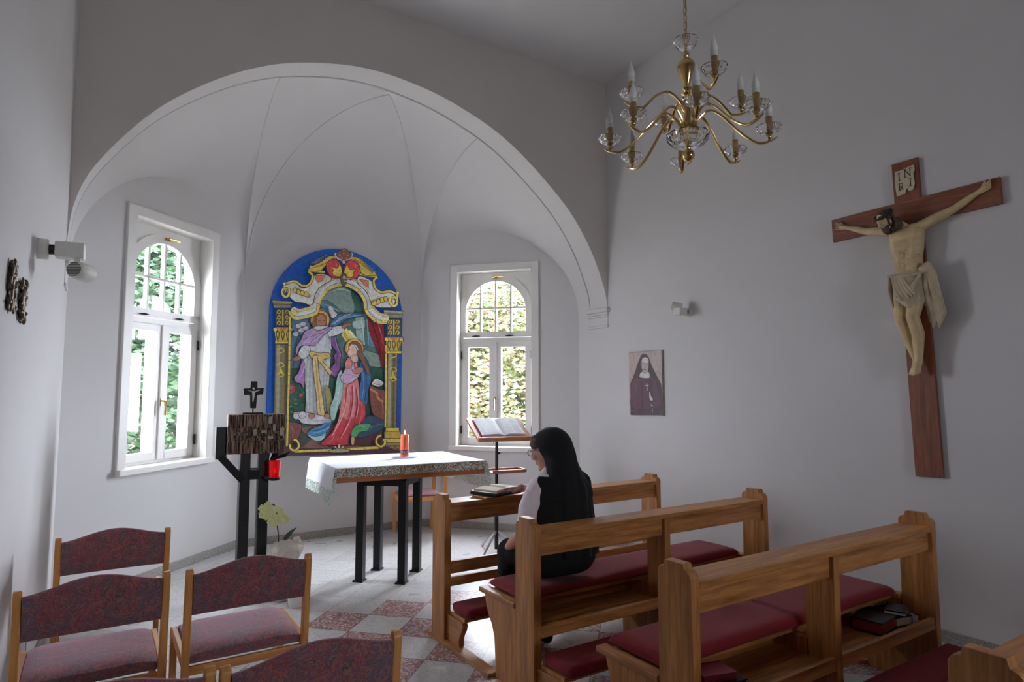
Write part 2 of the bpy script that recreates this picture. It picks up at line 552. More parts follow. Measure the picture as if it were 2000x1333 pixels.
def thing(name, label, cat, loc=(0, 0, 0), group=None):
    o = bpy.data.objects.new(name, None)
    o.empty_display_size = 0.1
    COL.objects.link(o)
    o.location = loc
    o['label'] = label; o['category'] = cat
    if group: o['group'] = group
    return o
def tag(o, label, cat, group=None, kind=None):
    o['label'] = label; o['category'] = cat
    if group: o['group'] = group
    if kind: o['kind'] = kind
    return o
def struct(o):
    o['kind'] = 'structure'
    return o
def copy_tree(o, parent=None):
    c = o.copy(); COL.objects.link(c); c.parent = parent
    for ch in list(o.children): copy_tree(ch, c)
    return c
def catmull(pts, per=8, closed=False):
    pts = [Vector(p) for p in pts]; n = len(pts); out = []
    rng = n if closed else n - 1
    for i in range(rng):
        if closed: p0, p1, p2, p3 = pts[i - 1], pts[i], pts[(i + 1) % n], pts[(i + 2) % n]
        else: p0, p1, p2, p3 = pts[max(i - 1, 0)], pts[i], pts[i + 1], pts[min(i + 2, n - 1)]
        for k in range(per):
            t = k / per
            out.append(0.5 * ((2 * p1) + (-p0 + p2) * t + (2 * p0 - 5 * p1 + 4 * p2 - p3) * t * t + (-p0 + 3 * p1 - 3 * p2 + p3) * t ** 3))
    if not closed: out.append(pts[-1])
    return out

# ------------------------------------------------------------ room shell
XL, XR, YA, YB, ZC = -0.2, 4.357, 4.9, 6.75, 4.74
PAL, PBL = Vector((1.2, YB, 0)), Vector((XL, 5.4, 0))
PAR, PBR = Vector((3.13, YB, 0)), Vector((XR, 5.37, 0))
YREAR = -2.4
def left_x(y): return XL - 0.08 * (YA - y)

b = MB(); b.add([(-1.2, YREAR - 0.2, 0), (XR + 0.3, YREAR - 0.2, 0), (XR + 0.3, 7.1, 0), (-1.2, 7.1, 0)], [(0, 1, 2, 3)])
b.add([(-1.2, YREAR - 0.2, -0.1), (XR + 0.3, YREAR - 0.2, -0.1), (XR + 0.3, 7.1, -0.1), (-1.2, 7.1, -0.1)], [(3, 2, 1, 0)])
struct(b.build('floor', 'terrazzo'))
b = MB(); b.box(-1.2, YREAR - 0.2, ZC, XR + 0.3, YA + 0.1, ZC + 0.15)
struct(b.build('ceiling', 'plaster'))
b = MB(); b.box(XR, YREAR - 0.2, 0, XR + 0.3, YA + 0.001, ZC)
struct(b.build('wall_right', 'plaster'))
b = MB(); b.add([(left_x(YREAR), YREAR, 0), (XL, YA, 0), (XL, YA, ZC), (left_x(YREAR), YREAR, ZC),
                 (left_x(YREAR) - .3, YREAR, 0), (XL - .3, YA, 0), (XL - .3, YA, ZC), (left_x(YREAR) - .3, YREAR, ZC)],
                [(0, 1, 2, 3), (7, 6, 5, 4), (0, 3, 7, 4), (1, 5, 6, 2), (3, 2, 6, 7)])
struct(b.build('wall_left', 'plaster'))
# the rear wall behind the photographer with a small window added to light the nave
b = MB()
RW = (2.3, 2.95, 1.75, 2.45)
for (x0, x1, z0, z1) in ((-1.2, RW[0], 0, ZC), (RW[1], XR + .3, 0, ZC), (RW[0], RW[1], 0, RW[2]), (RW[0], RW[1], RW[3], ZC)):
    b.box(x0, YREAR - 0.25, z0, x1, YREAR, z1)
struct(b.build('wall_rear', 'plaster'))

# arch outline measured on the face of the chancel wall
ARCH = catmull([(p[0], 0, p[1]) for p in [(-.2, 2.40), (-.17, 2.72), (-.05, 3.02), (.24, 3.42), (.56, 3.71), (.90, 3.93), (1.24, 4.07), (1.69, 4.165), (2.14, 4.16),
       (2.64, 4.06), (3.19, 3.83), (3.79, 3.38), (4.11, 2.99), (4.30, 2.60), (4.357, 2.37)]], 8)
ARCH = [(p.x, p.z) for p in ARCH]
def arch_z(x):
    for (x0, z0), (x1, z1) in zip(ARCH, ARCH[1:]):
        if x0 <= x <= x1: return z0 + (z1 - z0) * (x - x0) / max(1e-9, x1 - x0)
    return ARCH[-1][1]
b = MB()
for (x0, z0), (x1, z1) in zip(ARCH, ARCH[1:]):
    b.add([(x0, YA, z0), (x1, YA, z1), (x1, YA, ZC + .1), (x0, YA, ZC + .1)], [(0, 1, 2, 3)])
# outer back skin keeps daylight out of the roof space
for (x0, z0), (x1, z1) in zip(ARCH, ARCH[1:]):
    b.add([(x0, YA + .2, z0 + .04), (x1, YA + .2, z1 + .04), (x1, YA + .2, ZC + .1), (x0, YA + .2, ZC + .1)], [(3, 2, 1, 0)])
struct(b.build('wall_chancel', 'plaster_warm_shade', merge=1e-4))
# soffit band with its groove, and the two jambs
Y1, Y2 = YA + 0.2, YA + 0.225
b = MB()
def sof(y, d):
    out = []
    n = len(ARCH)
    for i, (x, z) in enumerate(ARCH):
        x0, z0 = ARCH[max(0, i - 1)]; x1, z1 = ARCH[min(n - 1, i + 1)]
        t = Vector((x1 - x0, z1 - z0)).normalized(); nx, nz = -t.y, t.x
        out.append(Vector((x + nx * d, y, z + nz * d)))
    return out
rows = [sof(YA, 0), sof(YA + .25, 0), sof(YA + .255, .012), sof(YA + .272, .012), sof(YA + .277, 0), sof(YA + .285, 0), sof(YA + .288, .01), sof(YA + .31, .01)]
b.grid(rows)
struct(b.build('trim_1', 'plaster', smooth=True, merge=0, angle=30))
YV = YA + .31
b = MB()
b.add([(XR, YA, 0), (XR, 5.37, 0), (XR, 5.37, 2.5), (XR, YA, 2.42)], [(0, 1, 2, 3)])
b.add([(XR + .3, YA, 0), (XR + .3, 5.37, 0), (XR + .3, 5.37, 2.5), (XR + .3, YA, 2.42)], [(3, 2, 1, 0)])
struct(b.build('wall_jamb_right', 'plaster'))
b = MB()
b.add([(XL, YA, 0), (XL, 5.4, 0), (XL, 5.4, 2.5), (XL, YA, 2.42)], [(3, 2, 1, 0)])
b.add([(XL - .3, YA, 0), (XL - .3, 5.4, 0), (XL - .3, 5.4, 2.5), (XL - .3, YA, 2.42)], [(0, 1, 2, 3)])
struct(b.build('wall_jamb_left', 'plaster'))
# impost mouldings
b = MB()
for (z0, z1, d) in ((2.325, 2.37, .045), (2.30, 2.325, .03), (2.28, 2.30, .018), (2.19, 2.28, .008), (2.165, 2.19, .018)):
    b.box(XR - d, YA - d * .8, z0, XR + .02, YA + .3, z1)
struct(b.build('trim_2', 'plaster', bevel=.006))
b = MB()
for (z0, z1, d) in ((2.345, 2.40, .045), (2.32, 2.345, .03), (2.30, 2.32, .018), (2.20, 2.30, .008), (2.175, 2.20, .018)):
    b.box(XL - .02, YA - d * .3, z0, XL + d * .7, YA + .26, z1)
struct(b.build('trim_3', 'plaster', bevel=.006))

# apse faces: s along the wall, d outward
dL = (PAL - PBL).normalized(); nL = Vector((dL.y, -dL.x, 0))      # nL points into the room
dR = (PBR - PAR).normalized(); nR = Vector((-dR.y, dR.x, 0)) * -1
nR = Vector((dR.y, -dR.x, 0))
LL, LR = (PAL - PBL).length, (PBR - PAR).length
def FL(s, d, z): return PBL + dL * s - nL * d + Vector((0, 0, z))
def FR(s, d, z): return PAR + dR * s - nR * d + Vector((0, 0, z))
def lunette(s, s0, s1, zs0, zs1, za, p=2.15):
    c = (s0 + s1) / 2; h = (s1 - s0) / 2; t = (s - c) / h
    zs = zs0 + (zs1 - zs0) * (s - s0) / (s1 - s0)
    return zs + (za - (zs0 + zs1) / 2) * (max(0, 1 - abs(t) ** p)) ** (1 / p)
def lunL(s): return lunette(s, 0, LL, 2.40, 2.62, 3.33, 2.0)
def lunR(s): return lunette(s, 0, LR, 2.64, 2.30, 3.33, 2.1)
def lunB(s): return lunette(s, 0, 1.93, 2.62, 2.64, 3.28, 2.0)
NS = 40
def cosp(n): return [(1 - math.cos(PI * i / n)) / 2 for i in range(n + 1)]

def face_wall(Ffn, length, lun, hole, name):
    s0, s1, z0, z1 = hole
    ss = sorted(set([round(length * c, 5) for c in cosp(NS)] + [s0, s1]))
    b = MB()
    for a, c in zip(ss, ss[1:]):
        mid = (a + c) / 2
        if s0 < mid < s1:
            b.add([Ffn(a, 0, 0), Ffn(c, 0, 0), Ffn(c, 0, z0), Ffn(a, 0, z0)], [(0, 1, 2, 3)])
            b.add([Ffn(a, 0, z1), Ffn(c, 0, z1), Ffn(c, 0, lun(c)), Ffn(a, 0, lun(a))], [(0, 1, 2, 3)])
        else:
            b.add([Ffn(a, 0, 0), Ffn(c, 0, 0), Ffn(c, 0, lun(c)), Ffn(a, 0, lun(a))], [(0, 1, 2, 3)])
    # outer skin and reveal
    D = .27
    e = .05
    for (a, c, q, r_) in ((-e, s0 - e, 0, 3.6), (s1 + e, length + e, 0, 3.6), (s0 - e, s1 + e, 0, z0 - e), (s0 - e, s1 + e, z1 + e, 3.6)):
        b.add([Ffn(a, D, q), Ffn(c, D, q), Ffn(c, D, r_), Ffn(a, D, r_)], [(3, 2, 1, 0)])
    return struct(b.build(name, 'plaster', merge=1e-5))
WL = (0.505, 1.505, .90, 2.96)
WR = (0.395, 1.375, .89, 2.93)
face_wall(FL, LL, lunL, WL, 'wall_apse_left')
face_wall(FR, LR, lunR, WR, 'wall_apse_right')
# rear apse wall: a shallow niche whose rounded edge meets the vault
b = MB()
ss = [1.93 * c for c in cosp(NS)]
def FB(s, d, z): return Vector((1.2 + s, YB + d, z))
for a, c in zip(ss, ss[1:]):
    b.add([FB(a, 0, 0), FB(c, 0, 0), FB(c, 0, lunB(c)), FB(a, 0, lunB(a))], [(0, 1, 2, 3)])
struct(b.build('wall_apse_back', 'plaster'))

# vault: each cell rises from its wall arc to the crown
AT = (1.142, YV - .0, arch_z(1.142) + .0)
DT = (2.98, YV, arch_z(2.98))
AP = Vector((2.165, 5.42, 4.26))
def ellp(a, c, s):
    h = 1 - math.cos(s * PI / 2); v = math.sin(s * PI / 2)
    return Vector((a.x + (c.x - a.x) * h, a.y + (c.y - a.y) * h, a.z + (c.z - a.z) * v))
arch_in = sof(YV, .01)
xs_in = [p.x for p in arch_in]
def arch_pt(x):
    if x <= xs_in[0]: return arch_in[0].copy()
    for p, q in zip(arch_in, arch_in[1:]):
        if p.x <= x <= q.x: return p.lerp(q, (x - p.x) / max(1e-9, q.x - p.x))
    return arch_in[-1].copy()
arch_len = [0]
for p, q in zip(arch_in, arch_in[1:]): arch_len.append(arch_len[-1] + (q - p).length)
def arch_at(l):
    for i in range(len(arch_in) - 1):
        if arch_len[i] <= l <= arch_len[i + 1]:
            return arch_in[i].lerp(arch_in[i + 1], (l - arch_len[i]) / (arch_len[i + 1] - arch_len[i]))
    return arch_in[-1].copy()
def len_of(x):
    for i in range(len(arch_in) - 1):
        if arch_in[i].x <= x <= arch_in[i + 1].x: return arch_len[i] + (arch_len[i + 1] - arch_len[i]) * (x - arch_in[i].x) / (arch_in[i + 1].x - arch_in[i].x)
lA, lD, lT = len_of(AT[0]), len_of(DT[0]), arch_len[-1]
NT, NV = 40, 26
EDGE = .0
b = MB()
def cell(lowfn, topfn, flip=False, ext=None):
    P = []
    for i in range(NT + 1):
        t = i / NT
        lo, hi = lowfn(t), topfn(t)
        row = [ellp(lo, hi, j / NV) for j in range(NV + 1)]
        if ext: row += ext(t, hi)
        P.append(row)
    b.grid(P, flip=flip)
cp = lambda t: (1 - math.cos(PI * t)) / 2
cell(lambda t: FL(LL * cp(t), 0, lunL(LL * cp(t))), lambda t: arch_at(lA * t))
cell(lambda t: FR(LR * cp(t), 0, lunR(LR * cp(t))), lambda t: arch_at(lD + (lT - lD) * t))
cell(lambda t: FB(1.93 * cp(t), 0, lunB(1.93 * cp(t))), lambda t: AP.copy())
cA = FL(LL, 0, lunL(LL)); cD = FR(0, 0, lunR(0)); cB0 = FB(0, 0, lunB(0)); cB1 = FB(1.93, 0, lunB(1.93))
pA, pD = arch_at(lA), arch_at(lD)
def top1(t): return Vector((pA.x + (AP.x - pA.x) * t, pA.y + (AP.y - pA.y) * t ** 1.3, arch_pt(pA.x + (AP.x - pA.x) * t).z + .10 * t ** 1.3))
def top2(t): return Vector((AP.x + (pD.x - AP.x) * t, AP.y + (pD.y - AP.y) * (1 - (1 - t) ** 1.3), arch_pt(AP.x + (pD.x - AP.x) * t).z + .10 * (1 - t) ** 1.3))
def ext(t, hi):
    e = arch_pt(hi.x)
    return [hi.lerp(e, k / 4) for k in range(1, 5)]
AP.z = arch_pt(AP.x).z + .10
cell(lambda t: cA.copy(), top1, ext=ext)
cell(lambda t: cD.copy(), top2, ext=ext)
vault = struct(b.build('ceiling_vault', 'plaster', smooth='all', merge=0))
b = MB()
for lo, hi in ((cA, pA), (cB0, AP), (cB1, AP), (cD, pD)):
    b.tube([ellp(lo, hi, j / 40) for j in range(41)], .0075, 6)
struct(b.build('trim_4', 'plaster', smooth='all', merge=0))
b = MB()
b.box(-1.0, YA + .2, ZC - .2, XR + .5, 7.4, ZC - .1)
b.box(-1.0, YA + .2, 2.2, XL - .2, 5.6, ZC); b.box(XR + .2, YA + .2, 2.2, XR + .5, 5.6, ZC)
b.add([FL(-.3, .30, 2.9), FL(LL + .2, .30, 2.9), FL(LL + .2, .30, ZC), FL(-.3, .30, ZC)], [(0, 1, 2, 3)])
b.add([FR(-.2, .30, 2.9), FR(LR + .3, .30, 2.9), FR(LR + .3, .30, ZC), FR(-.2, .30, ZC)], [(0, 1, 2, 3)])
b.box(.9, YB + .2, 0, 3.43, YB + .25, ZC)
struct(b.build('ceiling_roof', 'outer_render'))

# skirting
def skirt(name, pts, d=.014, h=.075):
    b = MB()
    for a, c in zip(pts, pts[1:]):
        a = Vector(a); c = Vector(c); t = (c - a).normalized(); n = Vector((t.y, -t.x, 0))
        b.obox((a + c) / 2 + n * d / 2 + Vector((0, 0, h / 2)), t, n, (0, 0, 1), (c - a).length / 2 + .003, d / 2, h / 2)
    return struct(b.build(name, 'granite', bevel=.002))
skirt('baseboard_apse', [(XL, YA, 0), (XL, 5.4, 0), (1.2, YB, 0), (3.13, YB, 0), (XR, 5.37, 0), (XR, YA, 0)])
skirt('baseboard_right', [(XR, YA, 0), (XR, YREAR, 0)])
skirt('baseboard_left', [(left_x(YREAR), YREAR, 0), (XL, YA, 0)])

# ------------------------------------------------------------ windows
def window(name, Ffn, hole, dd, mirror=False):
    s0, s1, z0, z1 = hole
    cx = (s0 + s1) / 2 + (.01 if not mirror else -.012)
    root = bpy.data.objects.new(name, None); COL.objects.link(root)
    root.location = Ffn(cx, 0, z0); struct(root)
    d_, n_ = dd
    upz = Vector((0, 0, 1))
    def bx(b, a, c, q, r_, e, f):   # s range, z range, depth range
        p = Ffn((a + c) / 2, (e + f) / 2, (q + r_) / 2)
        b.obox(p, d_, n_, upz, abs(c - a) / 2, abs(f - e) / 2, abs(r_ - q) / 2)
    # casing round the opening
    b = MB(); w_ = .055
    bx(b, s0 - .03, s0 + w_, z0 - .03, z1 + .03, -.022, .05); bx(b, s1 - w_, s1 + .03, z0 - .03, z1 + .03, -.022, .05)
    bx(b, s0 + w_, s1 - w_, z1 - w_, z1 + .03, -.022, .05)
    b.build('casing', 'white_paint', root, bevel=.005)
    b = MB(); bx(b, s0 - .03, s1 + .03, z0 - .035, z0 + .015, -.05, .16)
    b.build('window_sill', 'white_paint', root, bevel=.006)
    a0, a1, q0, q1 = s0 + w_, s1 - w_, z0 + .015, z1 - w_
    # reveal lining inside and masonry reveal outside
    b = MB()
    bx(b, a0 - .05, a0, q0, q1, .05, .20); bx(b, a1, a1 + .05, q0, q1, .05, .20); bx(b, a0 - .05, a1 + .05, q1, q1 + .05, .05, .20)
    b.build('reveal_lining', 'white_paint', root)
    b = MB()
    bx(b, a0 - .10, a0 - .0, q0 - .05, q1 + .05, .20, .29); bx(b, a1 + .0, a1 + .10, q0 - .05, q1 + .05, .20, .29)
    bx(b, a0 - .1, a1 + .1, q1, q1 + .1, .20, .29); bx(b, a0 - .1, a1 + .1, q0 - .1, q0, .16, .32)
    b.build('outer_reveal', 'outer_render', root)
    # fixed frame, transom, and spandrel board with the round-headed opening
    e, f = .12, .17
    fr = .035
    zt0, zt1 = 2.075, 2.125
    b = MB()
    bx(b, a0, a0 + fr, q0, q1, e, f); bx(b, a1 - fr, a1, q0, q1, e, f); bx(b, a0, a1, q0, q0 + .03, e, f)
    bx(b, a0, a1, zt0, zt1, e - .01, f)
    zc = 2.42; Rg, Ro = .355, .43
    n = 28
    arc = [(cx + Ro * math.cos(PI * i / n), zc + Ro * math.sin(PI * i / n)) for i in range(n + 1)]
    for k in range(n):
        (u0, v0), (u1, v1) = arc[k], arc[k + 1]
        for dp, fl in ((e, 1), (f, 0)):
            q = [Ffn(u0, dp, v0), Ffn(u1, dp, v1), Ffn(u1, dp, q1), Ffn(u0, dp, q1)]
            b.add(q, [(3, 2, 1, 0) if fl else (0, 1, 2, 3)])
        b.add([Ffn(u0, e, v0), Ffn(u1, e, v1), Ffn(u1, f, v1), Ffn(u0, f, v0)], [(0, 1, 2, 3)])
    bx(b, a0, cx - Ro, zt1, q1, e, f); bx(b, cx + Ro, a1, zt1, q1, e, f)
    b.build('frame', 'white_paint', root, merge=0)
    # round-headed upper sash
    b = MB(); e2, f2 = .10, .15
    rows = []
    for (rr, dp) in ((Ro + .008, e2), (Rg + .004, e2), (Rg, e2 + .004), (Rg, f2), (Ro + .008, f2), (Ro + .008, e2)):
        row = [Ffn(cx + rr, dp, zt1 + .01 if rr > .4 else 2.19)] + [Ffn(cx + rr * math.cos(PI * i / n), dp, zc + rr * math.sin(PI * i / n)) for i in range(n + 1)] + [Ffn(cx - rr, dp, zt1 + .01 if rr > .4 else 2.19)]
        rows.append(row)
    b.grid(rows)
    bx(b, cx - Ro - .008, cx + Ro + .008, zt1 + .005, 2.195, e2, f2)
    b.build('sash', 'white_paint', root, merge=1e-4)
    b = MB()
    for sx in (-.18, 0, .18):
        hh = math.sqrt(Rg ** 2 - sx ** 2)
        bx(b, cx + sx - .011, cx + sx + .011, 2.19, zc + hh, e2 + .01, f2 - .005)
    bx(b, cx - Rg, cx + Rg, 2.455, 2.477, e2 + .01, f2 - .005)
    b.build('glazing_bars', 'white_paint', root)
    b = MB()
    pts = [(cx + Rg * math.cos(PI * i / n), zc + Rg * math.sin(PI * i / n)) for i in range(n + 1)] + [(cx - Rg, 2.19), (cx + Rg, 2.19)]
    b.add([Ffn(p[0], .13, p[1]) for p in pts], [tuple(range(len(pts)))])
    b.build('pane', 'window_glass', root, merge=0)
    # two casements
    for sg in (-1, 1):
        c0, c1 = (a0 + fr - .008, cx) if sg < 0 else (cx, a1 - fr + .008)
        zb, zt_ = q0 + .025, 2.075
        st = .068
        b = MB()
        bx(b, c0, c0 + st, zb, zt_, e2, f2); bx(b, c1 - st, c1, zb, zt_, e2, f2)
        bx(b, c0 + st, c1 - st, zb, zb + st, e2, f2); bx(b, c0 + st, c1 - st, zt_ - st + .01, zt_, e2, f2)
        if sg == (1 if not mirror else 1): bx(b, cx - .022, cx + .022, zb, zt_, e2 - .014, e2)
        cs = b.build('casement', 'white_paint', root, bevel=.004)
        b = MB(); b.add([Ffn(c0 + st, .13, zb + st), Ffn(c1 - st, .13, zb + st), Ffn(c1 - st, .13, zt_ - st + .01), Ffn(c0 + st, .13, zt_ - st + .01)], [(0, 1, 2, 3)])
        b.build('pane', 'window_glass', cs, merge=0)
        for hz in (1.08, 1.93):
            b = MB(); hs = c0 - .004 if sg < 0 else c1 + .004
            b.tube([Ffn(hs, e2 - .012, hz - .045), Ffn(hs, e2 - .012, hz + .045)], .008, 8)
            b.build('hinge', 'black_hinge', cs, smooth=True)
        # second, outer casement seen through the glass
        b = MB(); st2 = .032
        bx(b, c0 - .01, c0 + st2, q0, 2.08, .225, .25); bx(b, c1 - st2, c1 + .01, q0, 2.08, .225, .25)
        bx(b, c0, c1, q0, q0 + st2, .225, .25); bx(b, c0, c1, 2.05, 2.08, .225, .25)
        b.build('outer_casement', 'white_paint', root)
    # brass handles and latches
    b = MB()
    hz = 1.42
    b.obox(Ffn(cx, e2 - .016, hz), d_, n_, upz, .014, .005, .032)
    b.tube([Ffn(cx, e2 - .016, hz + .01), Ffn(cx, e2 - .05, hz + .01)], .008, 8)
    b.tube([Ffn(cx, e2 - .05, hz + .012), Ffn(cx + .002, e2 - .052, hz - .05), Ffn(cx, e2 - .05, hz - .11)], [.010, .008, .009], 8)
    b.build('handle', 'brass_handle', root, smooth=True)
    b = MB(); hz = zc + Rg + .045
    b.obox(Ffn(cx, e2 - .006, hz), d_, n_, upz, .03, .005, .012)
    b.tube([Ffn(cx - .02, e2 - .008, hz), Ffn(cx - .02, e2 - .04, hz)], .007, 8)
    b.tube([Ffn(cx - .025, e2 - .04, hz), Ffn(cx + .05, e2 - .042, hz + .004), Ffn(cx + .1, e2 - .04, hz)], [.008, .006, .007], 8)
    b.build('fanlight_handle', 'brass_handle', root, smooth=True)
    for sx in (-.23, .17):
        b = MB(); b.tube([Ffn(cx + sx - .05, e2 - .012, zt1 + .02), Ffn(cx + sx, e2 - .02, zt1 + .02), Ffn(cx + sx + .05, e2 - .012, zt1 + .02)], [.004, .010, .004], 8)
        b.build('latch', 'black_hinge', root, smooth=True)
    # daylight portal in the opening
    ld = bpy.data.lights.new(name + '_daylight', 'AREA'); ld.shape = 'RECTANGLE'; ld.size = 1.0; ld.size_y = 2.1
    ld.cycles.is_portal = True
    lo = bpy.data.objects.new(name + '_daylight', ld); COL.objects.link(lo)
    zax = -(-n_)  # light shines along its -Z; room lies along +n_
    M = Matrix((d_, upz.cross(zax * -1) * 0 + upz, Vector((0, 0, 0)))).to_3x3()
    zdir = -n_
    xdir = upz.cross(zdir).normalized()
    M = Matrix((xdir, upz, zdir)).transposed()
    lo.matrix_world = Matrix.Translation(Ffn((s0 + s1) / 2, .33, (z0 + z1) / 2)) @ M.to_4x4()
root = bpy.data.objects.new('window_3', None); COL.objects.link(root); root.location = (RW[0], YREAR, RW[2]); struct(root)  # unseen window, added as fill light for the nave
b = MB()
for (x0, x1, z0, z1) in ((RW[0], RW[0] + .05, RW[2], RW[3]), (RW[1] - .05, RW[1], RW[2], RW[3]), (RW[0], RW[1], RW[2], RW[2] + .05), (RW[0], RW[1], RW[3] - .05, RW[3])): b.box(x0, YREAR - .15, z0, x1, YREAR - .10, z1)
b.build('frame', 'white_paint', root)
b = MB(); b.add([(RW[0], YREAR - .12, RW[2]), (RW[1], YREAR - .12, RW[2]), (RW[1], YREAR - .12, RW[3]), (RW[0], YREAR - .12, RW[3])], [(0, 1, 2, 3)]); b.build('pane', 'window_glass', root)
ld = bpy.data.lights.new('window_3_daylight', 'AREA'); ld.shape = 'RECTANGLE'; ld.size = RW[1] - RW[0]; ld.size_y = RW[3] - RW[2]; ld.cycles.is_portal = True
lo = bpy.data.objects.new('window_3_daylight', ld); COL.objects.link(lo)
lo.matrix_world = Matrix.Translation(((RW[0] + RW[1]) / 2, YREAR - .26, (RW[2] + RW[3]) / 2)) @ Matrix(((1, 0, 0), (0, 0, -1), (0, 1, 0))).to_4x4()
window('window_1', FL, WL, (dL, nL))
window('window_2', FR, WR, (dR, nR), True)

# ------------------------------------------------------------ pews
# local frame: x across (0 = outer face of the left end), y forward, z up; back post spans y 0..0.165
PW = 1.85
def post_outline(d=.165, h=.873, notch=.03):
    return [(0, 0), (d, 0), (d, h - .045), (d - .012, h - .028), (d - .03, h - .022), (d - .036, h), (.036, h), (.03, h - .022), (.012, h - .028), (0, h - .045)]
def end_post(b, x0, x1, ext=0):
    b.prism(post_outline(), lambda a, c, d: Vector((d, a, c)), x0, x1)
def make_pew(label, seat=True):
    root = thing('pew', label, 'pew', (0, 0, 0), 'wooden pews with red cushions')
    for x0, x1 in ((0, .045), (PW - .045, PW)):
        b = MB(); end_post(b, x0, x1); b.build('end_post', 'pew_wood_z', root, bevel=.003)
    b = MB(); b.box(.045, .0, .785, PW - .045, .15, .812)
    b.build('top_rail', 'pew_wood_x', root, bevel=.003)
    b = MB(); b.box(.045, .02, .69, PW - .045, .045, .787)
    b.build('back_board', 'pew_wood_x', root, bevel=.002)
    b = MB(); b.box(.905, .0, .0, .95, .14, .785)
    b.prism([(.13, .0), (.13, .40), (.46, .40), (.40, .3), (.36, .2), (.35, 0)], lambda a, c, d: Vector((d, a, c)), .905, .95)
    b.build('middle_post', 'pew_wood_z', root, bevel=.002)
    # side panels under the seat
    prof = [(.165, 0), (.36, 0), (.365, .10), (.375, .20), (.40, .26), (.44, .31), (.465, .37), (.475, .405), (.165, .405)]
    for x0 in (0, PW - .045):
        b = MB(); b.prism(prof, lambda a, c, d: Vector((d, a, c)), x0 + .004, x0 + .041)
        b.build('side_panel', 'pew_wood_z', root, bevel=.003)
        b = MB(); b.box(x0 - .006, .17, .405, x0 + .051, .525, .432)
        b.build('seat_cap', 'pew_wood_y', root, bevel=.005)
    b = MB(); b.box(.04, .215, .398, PW - .04, .50, .42)
    b.build('seat', 'pew_wood_x', root, bevel=.003)
    b = MB(); b.box(.045, .31, .20, PW - .045, .33, .398)
    b.build('under_seat_board', 'pew_wood_x', root)
    b = MB(); b.box(.045, .028, .305, PW - .045, .31, .325)
    b.build('book_shelf', 'pew_wood_x', root)
    b = MB(); b.box(.045, 0.005, .30, PW - .045, .03, .355)
    b.build('shelf_lip', 'pew_wood_x', root, bevel=.002)
    add_kneeler(root)
    return root
def add_kneeler(root):
    # kneeler behind the pew for the row that follows
    for x0 in (.02, PW - .06):
        b = MB(); b.prism([(0, 0.022), (0, .168), (-.19, .168), (-.20, .15), (-.188, .12), (-.165, .09), (-.152, .06), (-.155, 0.022)], lambda a, c, d: Vector((d, a, c)), x0, x0 + .035)
        b.build('kneeler_bracket', 'pew_wood_y', root, bevel=.003)
    b = MB(); b.box(.03, -.20, .168, PW - .03, -.02, .19)
    b.build('kneeler_board', 'pew_wood_x', root)
    P = []
    L0, L1, y0, y1 = .03, PW - .03, -.245, -.03
    b = MB(); b.box(L0, y0, .19, L1, y1, .25)
    b.build('kneeler_pad', 'red_cloth', root, smooth=True, bevel=.026, seg=4)
    for x0 in (-.02, PW - .05):
        b = MB(); b.box(x0, -.615, 0.0, x0 + .07, .0, .022)
        b.build('floor_runner', 'pew_wood_y', root, bevel=.002)
pew_y = {2: 2.618, 3: 1.628, 4: .635}
proto = make_pew('wooden pew the seated nun sits on, second row from the altar')
proto.location = (1.83, pew_y[2], 0)
p3 = copy_tree(proto); p3.location = (1.83, pew_y[3], 0); p3['label'] = 'wooden pew behind the nun, with books lying on its rear shelf'
p4 = copy_tree(proto); p4.location = (1.83, pew_y[4], 0); p4['label'] = 'nearest pew, only its post top and rail show in the lower right corner'
# front desk: no seat, only rails, shelf and kneeler
root = thing('prayer_desk', 'front wooden kneeling desk carrying the open missal, before the nun', 'pew', (1.815, 3.54, 0), 'wooden pews with red cushions')
def lb(name, mat, fn, bev=.003, smooth=False, mats=None):
    b = MB(); fn(b)
    for i in range(len(b.v)): b.v[i] = b.v[i] + wloc(root)
    return b.build(name, mat, root, bevel=bev, smooth=smooth)
for x0 in (0, PW - .045): lb('end_post', 'pew_wood_z', lambda b: end_post(b, x0, x0 + .045))
lb('top_rail', 'pew_wood_x', lambda b: b.box(.045, 0, .80, PW - .045, .165, .825))
lb('back_board', 'pew_wood_x', lambda b: b.box(.045, .02, .705, PW - .045, .045, .80))
lb('middle_post', 'pew_wood_z', lambda b: b.box(.905, .03, .0, .95, .14, .80))
lb('middle_rail', 'pew_wood_x', lambda b: b.box(.045, .03, .39, PW - .045, .055, .465))
lb('lower_rail', 'pew_wood_x', lambda b: b.box(.045, .03, .315, PW - .045, .055, .37))
for x0 in (.02, PW - .06):
    lb('kneeler_bracket', 'pew_wood_y', lambda b: b.prism([(0, 0.022), (0, .168), (-.19, .168), (-.20, .15), (-.188, .12), (-.165, .09), (-.152, .06), (-.155, 0.022)], lambda a, c, d: Vector((d, a, c)), x0, x0 + .035))
lb('kneeler_board', 'pew_wood_x', lambda b: b.box(.03, -.20, .168, PW - .03, -.02, .19))
lb('kneeler_pad', 'red_cloth', lambda b: b.box(.03, -.245, .19, PW - .03, -.03, .25), .026, True)
for x0 in (-.02, PW - .05): lb('floor_runner', 'pew_wood_y', lambda b: b.box(x0, -.55, 0, x0 + .07, .20, .022))

